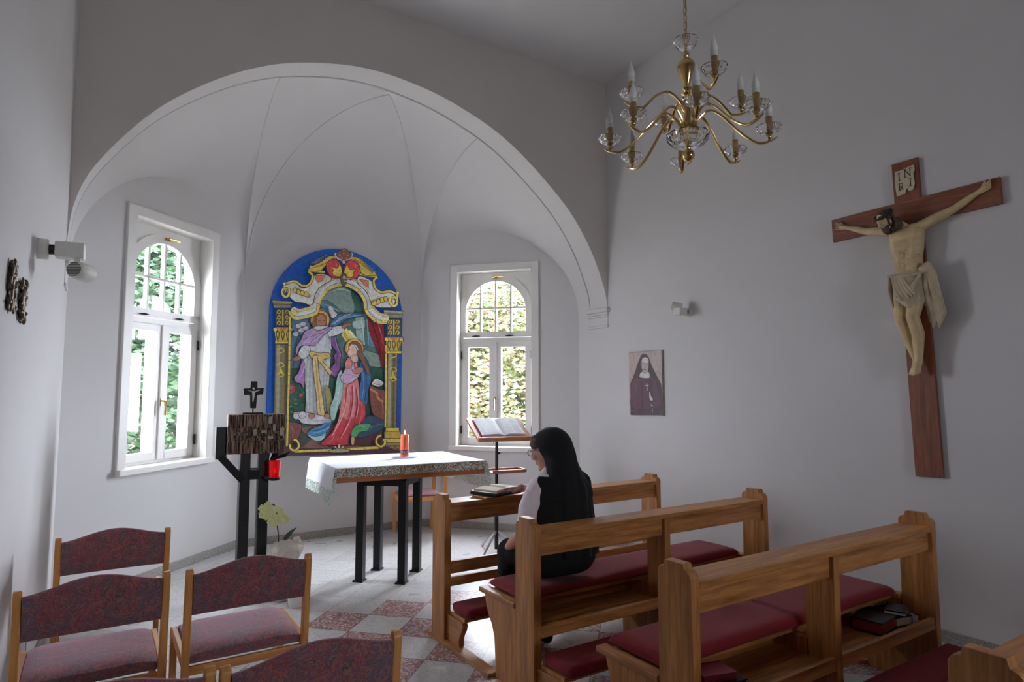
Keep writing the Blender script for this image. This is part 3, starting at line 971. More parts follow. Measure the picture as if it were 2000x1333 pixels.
# seat cushions: soft pads, a little uneven
def cushion(name, x0, x1, y0, y1, z, h, label, seed=0, dents=()):
    nx, ny = 44, 14
    rnd = random.Random(seed)
    def prof(a):  # rounded cross section
        return (max(0, 1 - abs(a) ** 5)) ** .5
    b = MB()
    top = []; bot = []
    for i in range(nx + 1):
        u = -1 + 2 * i / nx; u = math.copysign(1 - (1 - abs(u)) ** 1.3, u)
        r0, r1 = [], []
        for j in range(ny + 1):
            v = -1 + 2 * j / ny; v = math.copysign(1 - (1 - abs(v)) ** 1.5, v)
            x = (x0 + x1) / 2 + u * (x1 - x0) / 2; y = (y0 + y1) / 2 + v * (y1 - y0) / 2
            e = (max(0, 1 - abs(u) ** 40)) ** .5 * (max(0, 1 - abs(v) ** 8)) ** .5
            nz = .0025 * mnoise.noise(Vector((x * 4 + seed, y * 7, 1)))
            dd = 0
            for (dx, dy, dr, dh) in dents: dd += dh * math.exp(-(((x - dx) / dr) ** 2 + ((y - dy) / (dr * .8)) ** 2))
            r0.append(Vector((x, y, z + h * (.35 + .65 * e) + nz * e - dd)))
            r1.append(Vector((x, y, z + h * .35 * (1 - e) )))
        top.append(r0); bot.append(r1)
    b.grid(top); b.grid(bot, flip=True)
    o = b.build(name, 'red_cloth', None, smooth='all', merge=1e-4)
    tag(o, label, 'cushion', 'red seat cushions on the pews')
    return o
cushion('seat_cushion', 1.884, 3.622, 2.80, 3.14, .4225, .055, 'dark red seat cushion under the nun on her pew', 1, ((2.3, 2.95, .22, .02),))
cushion('seat_cushion', 1.884, 3.622, 1.81, 2.15, .4225, .055, 'dark red seat cushion on the empty pew behind the nun', 2)
cushion('seat_cushion', 1.884, 3.622, .82, 1.155, .4225, .055, 'dark red seat cushion cut by the right edge of the photo, nearest pew', 3)

# ------------------------------------------------------------ upholstered chairs
def make_chair(label):
    root = thing('chair', label, 'chair', (0, 0, 0), 'beech chairs with patterned upholstery')
    W_ = .25
    for sx in (-1, 1):
        b = MB()
        xc = sx * (W_ - .014)
        pr = [(-.225, 0), (-.19, 0), (-.20, .40), (-.215, .62), (-.235, .775), (-.243, .79), (-.258, .79), (-.268, .775), (-.255, .62), (-.24, .40)]
        b.prism(pr, lambda a, c, d: Vector((d, a, c)), xc - .014, xc + .014)
        b.build('rear_leg', 'chair_wood_z', root, bevel=.005)
        b = MB(); b.prism([(.19, 0), (.225, 0), (.235, .40), (.23, .425), (.195, .425), (.19, .40)], lambda a, c, d: Vector((d, a, c)), xc - .014, xc + .014)
        b.build('front_leg', 'chair_wood_z', root, bevel=.005)
        b = MB(); b.box(xc - .012, -.21, .385, xc + .012, .20, .428)
        b.build('side_rail', 'chair_wood_y', root, bevel=.004)
    b = MB(); b.box(-W_ + .02, -.225, .36, W_ - .02, -.205, .395); b.build('rear_rail', 'chair_wood_x', root, bevel=.003)
    b = MB(); b.box(-W_ + .02, .20, .36, W_ - .02, .22, .41); b.build('front_rail', 'chair_wood_x', root, bevel=.003)
    b = MB()
    P = []
    n = 18
    for i in range(n + 1):
        u = -1 + 2 * i / n
        row = []
        x = u * (W_ - .03)
        for (y, z) in ((-.19, .395), (-.21, .415), (-.205, .44), (-.18, .452), (-.1, .458), (0, .460), (.1, .460), (.17, .456), (.20, .445), (.21, .42), (.20, .395)):
            e = 1 - .25 * abs(u) ** 8
            row.append(Vector((x, y, .395 + (z - .395) * e)))
        P.append(row)
    b.grid(P); b.add([P[0][k] for k in range(11)], [tuple(range(11))]); b.add([P[-1][k] for k in range(11)], [tuple(range(10, -1, -1))])
    b.build('seat', 'chair_fabric', root, smooth=True, merge=1e-5, angle=50)
    # padded curved backrest with a raised crest
    b = MB(); rows = []
    n = 24
    for i in range(n + 1):
        u = -1 + 2 * i / n; x = u * (W_ - .029)
        crest = .768 + .05 * (math.cos(u * PI * .92) * .5 + .5) ** .9
        lowz = .608 + .006 * (1 - u * u)
        cy_ = -.232 - .012 * (1 - u * u)
        th = .017
        ring = []
        for (a, c) in ((-1, 0), (-1, .25), (-1, .5), (-1, .75), (-.95, .93), (-.5, .99), (0, 1), (.5, .99), (.95, .93), (1, .75), (1, .5), (1, .25), (1, 0), (.5, -.03), (-.5, -.03)):
            z = lowz + (crest - lowz) * c
            lean = -.035 * (z - .6) / .2
            ring.append(Vector((x, cy_ + lean + a * th, z)))
        rows.append(ring + [ring[0]])
    b.grid(rows)
    b.add(rows[0][:-1], [tuple(range(15))]); b.add(rows[-1][:-1], [tuple(range(14, -1, -1))])
    b.build('backrest', 'chair_fabric', root, smooth=True, merge=1e-5, angle=60)
    return root
ch = make_chair('patterned chair farthest left, nearest the left window wall')
cs = [(.115, 4.13, 0, 'patterned chair in the front row by the left wall, closest to the window'),
      (.033, 3.19, 0, 'patterned chair at the far left, behind the front-row chair by the wall'),
      (.585, 3.17, 0, 'patterned chair standing just before the orchid and tabernacle stand'),
      (.555, 2.10, R(-1), 'patterned chair in the foreground whose raised back is nearest the aisle'),
      (.04, 2.12, R(1), 'patterned chair at the bottom left, only the top of its back showing'),
      (2.93, 6.33, R(78), 'patterned chair behind the altar table, under the right window')]
for i, (x, y, a, lab) in enumerate(cs):
    c = ch if i == 0 else copy_tree(ch)
    c.location = (x, y, 0); c.rotation_euler = (0, 0, a); c['label'] = lab

# ------------------------------------------------------------ altar table
TA = R(-4.5)
ca, sa = math.cos(TA), math.sin(TA)
TC = Vector((2.145, 5.085, 0))
def T(x, y, z): return TC + Vector((x * ca - y * sa, x * sa + y * ca, z))
TW, TD = .605, .46
root = thing('altar_table', 'altar table with a thick wooden slab on black square steel legs', 'table', (2.1, 5.05, 0))
b = MB(); b.obox(T(0, 0, .888), (ca, sa, 0), (-sa, ca, 0), (0, 0, 1), TW, TD, .052)
b.build('tabletop', 'altar_wood', root, bevel=.003)
legs = [(1.835, 5.045), (2.075, 5.285), (2.095, 4.81), (2.335, 5.065)]
q = (Vector((1, -1, 0)).normalized(), Vector((1, 1, 0)).normalized())
for lx, ly in legs:
    b = MB(); b.obox((lx, ly, .40), q[0], q[1], (0, 0, 1), .031, .031, .40)
    l = b.build('leg', 'black_steel', root, bevel=.002)
    b = MB(); b.obox((lx - .005, ly, .006), q[0], q[1], (0, 0, 1), .042, .042, .006)
    b.build('foot_plate', 'black_steel', l)
b = MB()
for i, j in ((0, 2), (1, 3), (0, 1), (2, 3)):
    b.bar((legs[i][0], legs[i][1], .795), (legs[j][0], legs[j][1], .795), .05, .078)
b.build('top_frame', 'black_steel', root)
# altar cloth with lace
b = MB()
zt = .944
n = 40
def cl(u, v, z): return T(u * (TW + .004), v * (TD + .004), z)
P = []
for i in range(n + 1):
    u = -1 + 2 * i / n
    row = []
    for j in range(21):
        v = -1 + 2 * j / 20
        row.append(cl(u, v, zt + .0012 * mnoise.noise(Vector((u * 5, v * 5, 0)))))
    P.append(row)
b.grid(P, flip=False)
def drop(side, t, s):  # left / right end hang: s 0..1 down
    u = side
    v = -1 + 2 * t
    w_ = .010 * math.sin(t * 11 + side) * s + .006 * math.sin(t * 23) * s
    return T(side * (TW + .004 + .035 * s ** .6 + w_ + .004), v * (TD + .004 - .0), zt - .155 * s)
for side in (-1, 1):
    rows = [[drop(side, t / 30, s / 8) for s in range(9)] for t in range(31)]
    b.grid(rows)
cloth = b.build('altar_cloth', 'linen', None, smooth=True, merge=1e-4, angle=60)
tag(cloth, 'white altar cloth with green-white lace draped over the altar table', 'tablecloth')
b = MB()
for side in (-1, 1):
    rows = []
    for t in range(41):
        tt = t / 40
        base = drop(side, tt, 1)
        ln = .075 + .012 * abs(math.sin(tt * 34)) + (.03 * (1 - tt) ** 6 if side < 0 else 0)
        rows.append([base + Vector((side * .006 * k / 4, 0, -ln * k / 4)) for k in range(5)])
    b.grid(rows)
for vs in (-1, 1):
    rows = []
    for t in range(61):
        u = -1 + 2 * t / 60
        p = T(u * (TW + .006), vs * (TD + .010), zt - .001)
        ln = .062 + .008 * abs(math.sin(t * 1.3))
        rows.append([p + Vector((0, vs * .004 * k / 3, -ln * k / 3)) for k in range(4)])
    b.grid(rows)
# lace gusset at the hanging corner
for side in (-1, 1):
    for vs in (-1,):
        e0 = [drop(side, 0 if vs < 0 else 1, s / 6) for s in range(7)]
        e1 = [T(side * (TW + .004) - side * .01 * (s / 6), vs * (TD + .012), zt - .20 * (s / 6)) for s in range(7)]
        b.grid([e0, [p + Vector((0, -.012, -.01)) for p in e0], e1])
b.build('lace_border', 'lace', cloth, smooth='all', merge=0)

# candle on its glass coaster
cpos = at(790, 893, z=.947)
o = MB().lathe([(0, 0), (.11, 0), (.115, .003), (.10, .005), (0, .005)], cpos + Vector((0, 0, -.0005)), 40).build('candle_coaster', 'doily', None, smooth=True)
tag(o, 'pale scalloped coaster under the orange candle on the altar', 'coaster')
cz = cpos + Vector((0, 0, .005))
root = thing('candle', 'lit orange pillar candle standing on the altar cloth', 'candle', cz)
HC = .185
MB().lathe([(0, 0), (.0335, 0), (.035, .003), (.035, HC - .006), (.0335, HC), (.028, HC + .002), (.022, HC - .008), (0, HC - .012)], cz, 32).build('wax', 'candle_wax', root, smooth=True)
MB().lathe([(.0354, .018), (.0356, .018), (.0356, .058), (.0354, .058)], cz, 32).build('candle_band', 'candle_band', root, smooth=True)
# year digits and palm mark in paler wax on the band, as far as they can be read
b = MB()
def on_candle(ang, z, r=.0362): return cz + Vector((math.sin(ang) * r, -math.cos(ang) * r, z))
base_ang = -math.atan2(cz.x, cz.y)
def stroke3(b, pts, r): b.tube(pts, r, 6)
def glyph(b, ang, z0, segs, sc=.012):
    for seg in segs: stroke3(b, [on_candle(base_ang * -1 * -1 + ang + p[0] * sc / .036, z0 + p[1] * sc * 1.7) for p in seg], .0011)
two = [[(-.4, .8), (-.2, 1), (.2, 1), (.4, .75), (.3, .5), (-.4, 0), (.45, 0)]]
zero = [[(0, 0), (-.35, .25), (-.35, .75), (0, 1), (.35, .75), (.35, .25), (0, 0)]]
for k, g in enumerate((two, zero, two)): glyph(b, (-.6 + k * .6), .026, g)
b.build('wax_digits', 'doily', root)
b = MB()
for i in range(9):
    z = .07 + i * .011
    for sg in (-1, 1): stroke3(b, [on_candle(base_ang, z, .0355), on_candle(base_ang + sg * .22, z + .012, .0355)], .0009)
stroke3(b, [on_candle(base_ang, .062, .0355), on_candle(base_ang, .17, .0355)], .0012)
b.build('wax_branch', 'candle_band', root)
MB().tube([cz + Vector((0, 0, HC - .012)), cz + Vector((0, 0, HC + .008))], .0012, 6).build('wick', 'ink', root)
MB().lathe([(0, 0), (.004, .004), (.006, .011), (.004, .022), (.0015, .031), (0, .036)], cz + Vector((0, 0, HC + .004)), 12).build('flame', 'flame', root, smooth='all')

# ------------------------------------------------------------ tabernacle on its stand
root = thing('tabernacle_stand', 'black steel stand with branching arms carrying the bronze tabernacle', 'stand', (1.05, 5.17, 0))
th = R(-8)
su, sv = Vector((math.cos(th), math.sin(th), 0)), Vector((-math.sin(th), math.cos(th), 0))
SCN = Vector((1.045, 5.21, 0))
def S(x, y, z): return SCN + su * x + sv * y + Vector((0, 0, z))
for sx in (-1, 1):
    for sy in (-1, 1):
        b = MB()
        b.bar(S(sx * .066 - .01, sy * .06, 0), S(sx * .066 - .01, sy * .06, 1.04), .072, .055, up=(0, 1, 0))
        b.build('upright', 'black_steel', root, bevel=.002)
    b = MB()
    yy, xa = (-.075, .245) if sx < 0 else (.172, .16)
    b.bar(S(sx * .09, yy * (1 if sx < 0 else .5), .85), S(sx * xa, yy, 1.03), .05, .075, up=sv)
    b.bar(S(sx * xa, yy, 1.01), S(sx * xa, yy, 1.245), .075, .055, up=(0, 1, 0))
    b.build('arm', 'black_steel', root, bevel=.002)
b = MB(); b.bar(S(-.1, -.06, .885), S(.1, -.06, .885), .05, .07, up=(0, 0, 1)); b.bar(S(-.1, .06, .885), S(.1, .06, .885), .05, .07); b.build('crossbar', 'black_steel', root, bevel=.002)
b = MB(); b.obox(S(0, 0, .008), su, sv, (0, 0, 1), .14, .13, .008); b.build('base_plate', 'black_steel', root, bevel=.002)
root = thing('tabernacle', 'rough cast bronze tabernacle box with pale stones on its front', 'tabernacle', S(0, 0, 1.045))
b = MB()
bw, bd, bh = .203, .13, .29
b.obox(S(0.0, 0, 1.045 + bh / 2), su, sv, (0, 0, 1), bw, bd, bh / 2)
rnd = random.Random(5)
for i in range(26):           # fused bars of cast relief
    x = -bw + .012 + i * (2 * bw - .024) / 25
    for (z0, z1, dd) in ((1.05, 1.135, .006), (1.24, 1.332, .006)):
        hgt = rnd.uniform(.003, .016)
        b.obox(S(x, -bd - hgt / 2, (z0 + z1) / 2 + rnd.uniform(-.006, .006)), su, sv, (0, 0, 1), .0075, hgt / 2, (z1 - z0) / 2)
for i in range(70):
    x = rnd.uniform(-bw + .02, bw - .02); z = rnd.uniform(1.135, 1.235); hgt = rnd.uniform(.006, .028)
    b.obox(S(x, -bd - hgt / 2, z), su, sv, (0, 0, 1), rnd.uniform(.005, .02), hgt / 2, rnd.uniform(.004, .018))
b.build('bronze_box', 'cast_bronze', root, bevel=.002)
for (x, z, w_, h_) in ((.088, 1.295, .013, .026), (.118, 1.238, .010, .024), (.045, 1.21, .022, .011), (.092, 1.165, .020, .011), (-.017, 1.205, .013, .024), (.172, 1.205, .014, .03)):
    b = MB(); b.obox(S(x, -bd - .026, z), su, sv, (0, 0, 1), w_, .008, h_); b.build('inlaid_stone', 'crystal_stone', root, bevel=.003)
# standing crucifix on top
kz = 1.337
root = thing('standing_crucifix', 'small bronze cross with a silver figure standing on the tabernacle', 'crucifix', S(-.03, -.03, kz))
b = MB(); b.obox(S(-.03, -.03, kz + .006), su, sv, (0, 0, 1), .072, .04, .006); b.build('crucifix_foot', 'gunmetal', root)
b = MB(); b.tube([S(-.03, -.03, kz + .01), S(-.03, -.03, kz + .05)], .006, 8); b.build('stem', 'gunmetal', root)
b = MB()
crs = [(-.022, 0), (.022, 0), (.028, .10), (.07, .105), (.074, .155), (.028, .152), (.026, .205), (-.022, .205), (-.024, .152), (-.072, .150), (-.070, .100), (-.026, .10)]
b.prism(crs, lambda a, c, d: S(-.03 + a, -.03 + d, kz + .045 + c), -.01, .01)
b.build('cross', 'gunmetal', root, bevel=.003)
b = MB()
def k(a, c, d=-.016): return S(-.03 + a, -.03 + d, kz + .045 + c)
b.cap(k(-.042, .138), .004, k(-.008, .125), .006); b.cap(k(.042, .138), .004, k(.008, .125), .006)
b.cap(k(0, .122), .011, k(0, .09), .008); b.cap(k(0, .09), .008, k(-.002, .05), .004); b.ell(k(-.001, .148, -.02), (.008, .008, .010))
b.organic('silver_figure', 'silver', root, voxel=.0022, smooth=2)
# sanctuary lamp
lp = S(.128, -.16, .85)
root = thing('sanctuary_lamp', 'red glass sanctuary lamp glowing beside the tabernacle stand', 'lamp', lp)
MB().lathe([(0, 0), (.030, 0), (.038, .005), (.042, .14), (.040, .14), (.034, .008), (0, .006)], lp, 28).build('red_glass', 'red_glass', root, smooth=True)
b = MB(); b.lathe([(0, -.004), (.036, -.004), (.040, .006), (.043, .006), (.044, .018), (.036, .018)], lp, 28)
b.bar(lp + Vector((-.035, .01, .012)), lp + Vector((-.062, .03, .02)), .012, .02)
b.build('lamp_holder', 'gunmetal', root)
b = MB(); 
b.add([lp + Vector(q_) for q_ in ((-.045, -.03, .145), (.07, -.03, .165), (.12, .03, .20), (.0, .03, .16))], [(0, 1, 2, 3)])
b.add([lp + Vector(q_) for q_ in ((-.045, -.03, .148), (.07, -.03, .168), (.12, .03, .203), (.0, .03, .163))], [(3, 2, 1, 0)])
b.build('lamp_shade', 'gunmetal', root)
MB().lathe([(0, 0), (.005, .005), (.006, .012), (.002, .024), (0, .03)], lp + Vector((0, 0, .05)), 10).build('lamp_flame', 'lamp_flame', root, smooth='all')
MB().lathe([(0, 0), (.024, 0), (.024, .04), (0, .04)], lp + Vector((0, 0, .009)), 20).build('candle_stub', 'red_leather', root, smooth=True)

# ------------------------------------------------------------ flowers
v0 = Vector((1.20, 4.93, 0))
root = thing('orchid_planter', 'tall white planter with a yellow-green orchid by the tabernacle stand', 'plant', v0)
MB().lathe([(0, 0), (.07, 0), (.085, .02), (.10, .28), (.098, .30), (.088, .30), (.085, .26), (0, .24)], v0, 30).build('planter', 'pot_white', root, smooth=True)
b = MB()
b.lathe([(0, 0), (.09, 0), (.118, .05), (.12, .09), (.075, .135), (.02, .15), (0, .15)], v0 + Vector((.02, 0, .27)), 30, wob=lambda a, i: 1 + .10 * math.sin(a * 5 + i) + .06 * math.sin(a * 11 + 2 * i))
b.build('crepe_wrap', 'crepe', root, smooth=True)
b = MB()
st1 = [v0 + Vector(q_) for q_ in ((-.03, 0, .40), (-.035, 0, .47), (-.045, 0, .54), (-.05, .0, .62), (-.065, 0, .675), (-.10, -.01, .685), (-.125, -.01, .64), (-.14, -.01, .57))]
b.tube(catmull(st1, 5), .0045, 8)
b.tube([v0 + Vector(q_) for q_ in ((.0, 0, .40), (.06, 0, .405), (.10, .0, .36))], .005, 8)
b.tube([v0 + Vector(q_) for q_ in ((-.03, 0, .40), (.0, 0, .41), (.04, 0, .40))], .005, 8)
b.build('stem', 'stem_dark', root, smooth=True)
def blade(b, base, tip, wid, nrm, n=8, cup=.3):
    base = Vector(base); tip = Vector(tip); d = tip - base; nrm = Vector(nrm); sd = d.cross(nrm).normalized(); rows = []
    for i in range(n + 1):
        t = i / n; w_ = wid * math.sin(PI * (.08 + .9 * t) ** .8)
        c = base + d * t + nrm.normalized() * .18 * d.length * math.sin(PI * t) * .6
        rows.append([c - sd * w_ + nrm.normalized() * w_ * cup, c, c + sd * w_ + nrm.normalized() * w_ * cup])
    b.grid(rows)
b = MB(); blade(b, v0 + Vector((.0, 0, .40)), v0 + Vector((.10, .01, .50)), .018, (-.4, -.6, .4))
b.build('leaf', 'leaf_dark', root, smooth='all', merge=0)
def flower(root, c, size, nrm, mat='petal', seed=0):
    b = MB(); c = Vector(c); nrm = Vector(nrm).normalized(); u, v = frame_of(nrm)
    rnd = random.Random(seed)
    for kx in range(5):
        a = 2 * PI * kx / 5 + seed
        d = (u * math.cos(a) + v * math.sin(a))
        wid = size * (.50 if kx % 2 else .60)
        blade(b, c, c + d * size + nrm * size * .12, wid, nrm, 7, .12)
    b.ell(c + nrm * .006, size * .14, 8, 6)
    return b.build('flower', mat, root, smooth='all', merge=0)
vw = Vector((-.25, -.95, .1))
for i, (dx, dz, s_) in enumerate(((-.155, .675, .032), (-.12, .70, .030), (-.16, .635, .030), (-.115, .655, .030), (-.13, .615, .026), (-.065, .665, .030), (-.03, .645, .029), (-.085, .625, .028), (-.10, .585, .030), (-.045, .60, .032), (-.005, .61, .026), (-.02, .575, .029), (-.065, .56, .029), (.012, .585, .028))):
    flower(root, v0 + Vector((dx, -.02 - .012 * (i % 3), dz - .01)), s_, vw + Vector((.2 * math.sin(i * 2), 0, .2 * math.cos(i))), 'petal', i)
flower(root, v0 + Vector((.095, -.02, .41)), .035, vw, 'petal_white', 3)
flower(root, v0 + Vector((.12, -.01, .37)), .03, vw + Vector((.5, 0, 0)), 'petal_white', 5)
v1 = Vector((1.255, 4.72, 0))
root = thing('flower_pot', 'short white pot of dark soil beside the orchid planter on the floor', 'pot', v1)
MB().lathe([(0, 0), (.052, 0), (.056, .01), (.075, .15), (.078, .16), (.07, .16), (.066, .14), (0, .135)], v1, 28).build('pot', 'pot_white', root, smooth=True)
b = MB(); b.ell(v1 + Vector((0, 0, .145)), (.066, .066, .018), 20, 8); b.build('soil', 'soil', root, smooth=True)

# ------------------------------------------------------------ lectern
lx, ly = 3.235, 5.24
root = thing('lectern', 'tall music-stand lectern with wooden book rest before the right window', 'lectern', (lx, ly, 0))
b = MB(); b.tube([(lx, ly, .03), (lx, ly, .62)], .019, 16); b.tube([(lx, ly, .60), (lx, ly, 1.16)], .015, 16); b.ell((lx + .02, ly - .01, .925), .014)
b.tube([(lx, ly, .925), (lx + .03, ly - .01, .925)], .006, 8)
b.build('pole', 'black_steel', root, smooth=True)
b = MB()
for a in (210, 330, 90):
    e = (lx + .26 * math.cos(R(a)), ly + .26 * math.sin(R(a)), .015)
    b.tube([(lx, ly, .20), e], .010, 8); b.ell(e, .014)
b.build('tripod_foot', 'silver', root, smooth=True)
b = MB(); b.tube([(lx - .07, ly - .06, 1.13), (lx - .07, ly - .06, 1.02)], .003, 6); b.build('hanging_cord', 'black_steel', root)
vdir = Vector((lx, ly, 0)).normalized()            # rest faces the reader standing towards the nave
ln_ = R(-10)
lu = Vector((math.cos(ln_), math.sin(ln_), 0)); lv = Vector((-math.sin(ln_), math.cos(ln_), 0))
tilt = R(28)
lt = lv * math.cos(tilt) + Vector((0, 0, 1)) * math.sin(tilt); lnr = lu.cross(lt)
LC = Vector((lx + .01, ly - .02, 1.155))
def Lp(x, y, z): return LC + lu * x + lt * y + lnr * z
b = MB(); b.obox(Lp(0, 0, 0), lu, lt, lnr, .275, .19, .01); b.build('book_rest', 'lectern_wood', root, bevel=.003)
b = MB(); b.obox(Lp(0, -.20, .012), lu, lt, lnr, .275, .012, .022); b.build('book_ledge', 'lectern_wood', root, bevel=.003)
b = MB(); b.obox((lx + .07, ly - .05, .752), lu, lv, (0, 0, 1), .17, .10, .006)
b.obox(Vector((lx + .07, ly - .05, .765)) - lv * .1, lu, lv, (0, 0, 1), .17, .006, .012); b.obox(Vector((lx + .07, ly - .05, .765)) + lv * .1, lu, lv, (0, 0, 1), .17, .006, .012)
b.obox(Vector((lx + .07, ly - .05, .765)) + lu * .17, lu, lv, (0, 0, 1), .006, .1, .012)
b.build('tray', 'lectern_wood', root, bevel=.002)
def open_book(root, fn, w_, h_, t_, mat, cover):
    """fn(x, y, z) places the book; pages bulge on both sides of the gutter"""
    for sg in (-1, 1):
        b = MB(); top = []; bot = []
        for i in range(13):
            x = i / 12
            z = t_ * (1.35 * math.sin(min(1, x * 3.2) * PI / 2) - .5 * x) * (1 if x < .98 else .9)
            top.append([fn(sg * x * w_, y, max(z, .002)) for y in (-h_, -h_ / 3, h_ / 3, h_)])
            bot.append([fn(sg * x * w_, y, .001) for y in (-h_, -h_ / 3, h_ / 3, h_)])
        b.grid(top); b.grid(bot)
        b.grid([[r_[0] for r_ in top], [r_[0] for r_ in bot]]); b.grid([[r_[-1] for r_ in top], [r_[-1] for r_ in bot]])
        b.grid([top[-1], bot[-1]])
        b.build('page_block', mat, root, smooth=True, merge=1e-5, angle=45)
    b = MB()
    q0 = [fn(-w_ - .012, -h_ - .01, -.004), fn(w_ + .012, -h_ - .01, -.004), fn(w_ + .012, h_ + .01, -.004), fn(-w_ - .012, h_ + .01, -.004)]
    q1 = [fn(-w_ - .012, -h_ - .01, .001), fn(w_ + .012, -h_ - .01, .001), fn(w_ + .012, h_ + .01, .001), fn(-w_ - .012, h_ + .01, .001)]
    b.add(q0 + q1, [(0, 3, 2, 1), (4, 5, 6, 7), (0, 1, 5, 4), (1, 2, 6, 5), (2, 3, 7, 6), (3, 0, 4, 7)])
    b.build('cover', cover, root)
root = thing('lectionary', 'large open book with white pages on the lectern rest', 'book', Lp(0, 0, .02))
open_book(root, lambda x, y, z: Lp(x, y - .01, z + .016), .215, .145, .022, 'pages_white', 'red_edge')
b = MB()
rnd = random.Random(3)
for sg in (-1, 1):
    for col_ in (0, 1):
        for i in range(15):
            x0 = sg * (.11 if sg < 0 else .11) + (col_ - .5) * .085
            yy = .115 - i * .0165
            xx = x0 - .033; ww = .066 * rnd.uniform(.7, 1)
            zz = .016 + .022 * (1.35 - .5 * abs(x0) / .215) + .0012
            b.add([Lp(xx, yy - .01, zz), Lp(xx + ww, yy - .01, zz), Lp(xx + ww, yy - .014, zz), Lp(xx, yy - .014, zz)], [(0, 1, 2, 3)])
b.build('text_lines', 'ribbon_grey', root, merge=0)

# open missal in its zipped leather cover on the front desk
mc = Vector((2.27, 3.66, .838))
ma = R(22)
mu = Vector((math.cos(ma), math.sin(ma), 0)); mv = Vector((-math.sin(ma), math.cos(ma), 0))
def Mp(x, y, z): return mc + mu * x + mv * y + Vector((0, 0, z))
root = thing('open_missal', 'open prayer book in a black zip cover on the front desk before the nun', 'book', mc)
b = MB(); b.obox(Mp(0, 0, .0085), mu, mv, (0, 0, 1), .165, .11, .008); b.build('leather_cover', 'leather_black', root, bevel=.006, smooth=True)
b = MB(); b.obox(Mp(0, .105, .014), mu, mv, (0, 0, 1), .15, .008, .01); b.obox(Mp(-.16, 0, .014), mu, mv, (0, 0, 1), .008, .10, .01); b.build('zip_edge', 'leather_black', root, bevel=.003)
open_book(root, lambda x, y, z: Mp(x, y, z + .016), .135, .09, .022, 'pages', 'leather_black')
b = MB(); b.box(2.09, 3.52, .826, 2.44, 3.69, .8375)
o = b.build('book_board', 'pew_wood_x', None, bevel=.003)
tag(o, 'loose wooden board lying under the open prayer book on the front desk', 'board')

# books on the shelf of the pew behind the nun
def book(name, label, c, u, v, hw, hd, hh, cover, edge, ribbon=False):
    c = Vector(c); u = Vector(u).normalized(); v = Vector(v).normalized()
    root = thing(name, label, 'book', c - Vector((0, 0, hh)))
    up = Vector((0, 0, 1))
    b = MB(); b.obox(c + up * (hh - .003), u, v, up, hw, hd, .003); b.obox(c - up * (hh - .003), u, v, up, hw, hd, .003)
    b.obox(c + v * (hd - .003), u, v, up, hw, .003, hh)
    b.build('cover', cover, root)
    b = MB(); b.obox(c - v * .001, u, v, up, hw - .005, hd - .005, hh - .005); b.build('page_block', edge, root)
    if ribbon:
        b = MB(); b.obox(c + up * (hh + .001) + u * hw * .45, u, v, up, .008, hd * 1.0, .0012); b.obox(c - v * (hd + .001) + u * hw * .45, u, v, up, .008, .0012, hh)
        b.build('ribbon', 'ribbon_grey', root)
    return root
SY = 1.643
book('prayer_book', 'thick black book with red page edges at the right of the pew shelf', (3.30, SY + .125, .3285 + .031), (.97, .12, 0), (-.12, .97, 0), .085, .075, .03, 'leather_black', 'red_edge', False)
book('prayer_book', 'black book with a grey ribbon band, right of the red-edged book', (3.50, SY + .13, .3275 + .026), (.95, -.2, 0), (.2, .95, 0), .08, .085, .025, 'leather_black', 'pages', True)
book('prayer_book', 'thin dark book lying on top at the end of the pew shelf', (3.485, SY + .105, .3785 + .013), (.9, .3, 0), (-.3, .9, 0), .07, .05, .012, 'leather_black', 'pages_white', False)
book('zip_case', 'large black book in a case under the small red book', (2.10, SY + .12, .3275 + .028), (.97, -.1, 0), (.1, .97, 0), .10, .08, .027, 'leather_black', 'leather_black', False)
book('red_book', 'small red book lying on the black one at the left of the pew shelf', (2.09, SY + .12, .3835 + .015), (.9, -.25, 0), (.25, .9, 0), .075, .055, .014, 'red_leather', 'red_leather', False)

# ------------------------------------------------------------ the praying nun
NX, NY = 2.235, 2.955
root = thing('person', 'nun in a black veil and vest with white sleeves, seated reading at the second pew', 'person', (NX, NY, .47))
def n_(x, y, z): return Vector((NX + x, NY + y, z))
HC_ = n_(.005, .10, 1.162)         # head centre
hl = Vector((-.36, .88, -.28)).normalized()   # gaze, slightly left and down
hs = hl.cross(Vector((0, 0, 1))).normalized(); hu = hs.cross(hl).normalized()
HM = Matrix((hs, hl, hu)).transposed()
def h_(x, y, z): return HC_ + hs * x + hl * y + hu * z
b = MB()
b.ell(HC_ + hu * .015, (.074, .090, .100), 20, 14, HM)
b.ell(h_(0, .030, -.035), (.056, .056, .072), 16, 12, HM)
b.cap(h_(0, .090, .02), .012, h_(0, .112, -.018), .014)              # nose
b.ell(h_(0, .088, -.048), (.024, .012, .009), 10, 8, HM); b.ell(h_(0, .086, -.060), (.022, .012, .009), 10, 8, HM)   # lips
b.ell(h_(0, .072, -.090), (.024, .022, .018), 10, 8, HM)             # chin
b.ell(h_(0, .082, .036), (.050, .012, .010), 10, 8, HM)              # brow
for sx in (-1, 1):
    b.ell(h_(sx * .040, .068, -.02), (.024, .022, .022), 10, 8, HM)  # cheeks
    b.ell(h_(sx * .076, -.005, -.005), (.010, .020, .032), 10, 8, HM)  # ears
    b.ell(h_(sx * .030, .076, .016), (.014, .012, .010), 10, 8, HM)
b.cap(h_(0, -.02, -.07), .050, n_(-.01, .01, 1.00), .058)             # neck
SL_, SR_ = n_(-.152, .0, .975), n_(.155, .02, .975)
b.cap(SL_ + Vector((.03, 0, -.02)), .04, SR_ + Vector((-.03, 0, -.02)), .04); b.cap(n_(0, .0, .98), .08, n_(0, -.01, .72), .09)
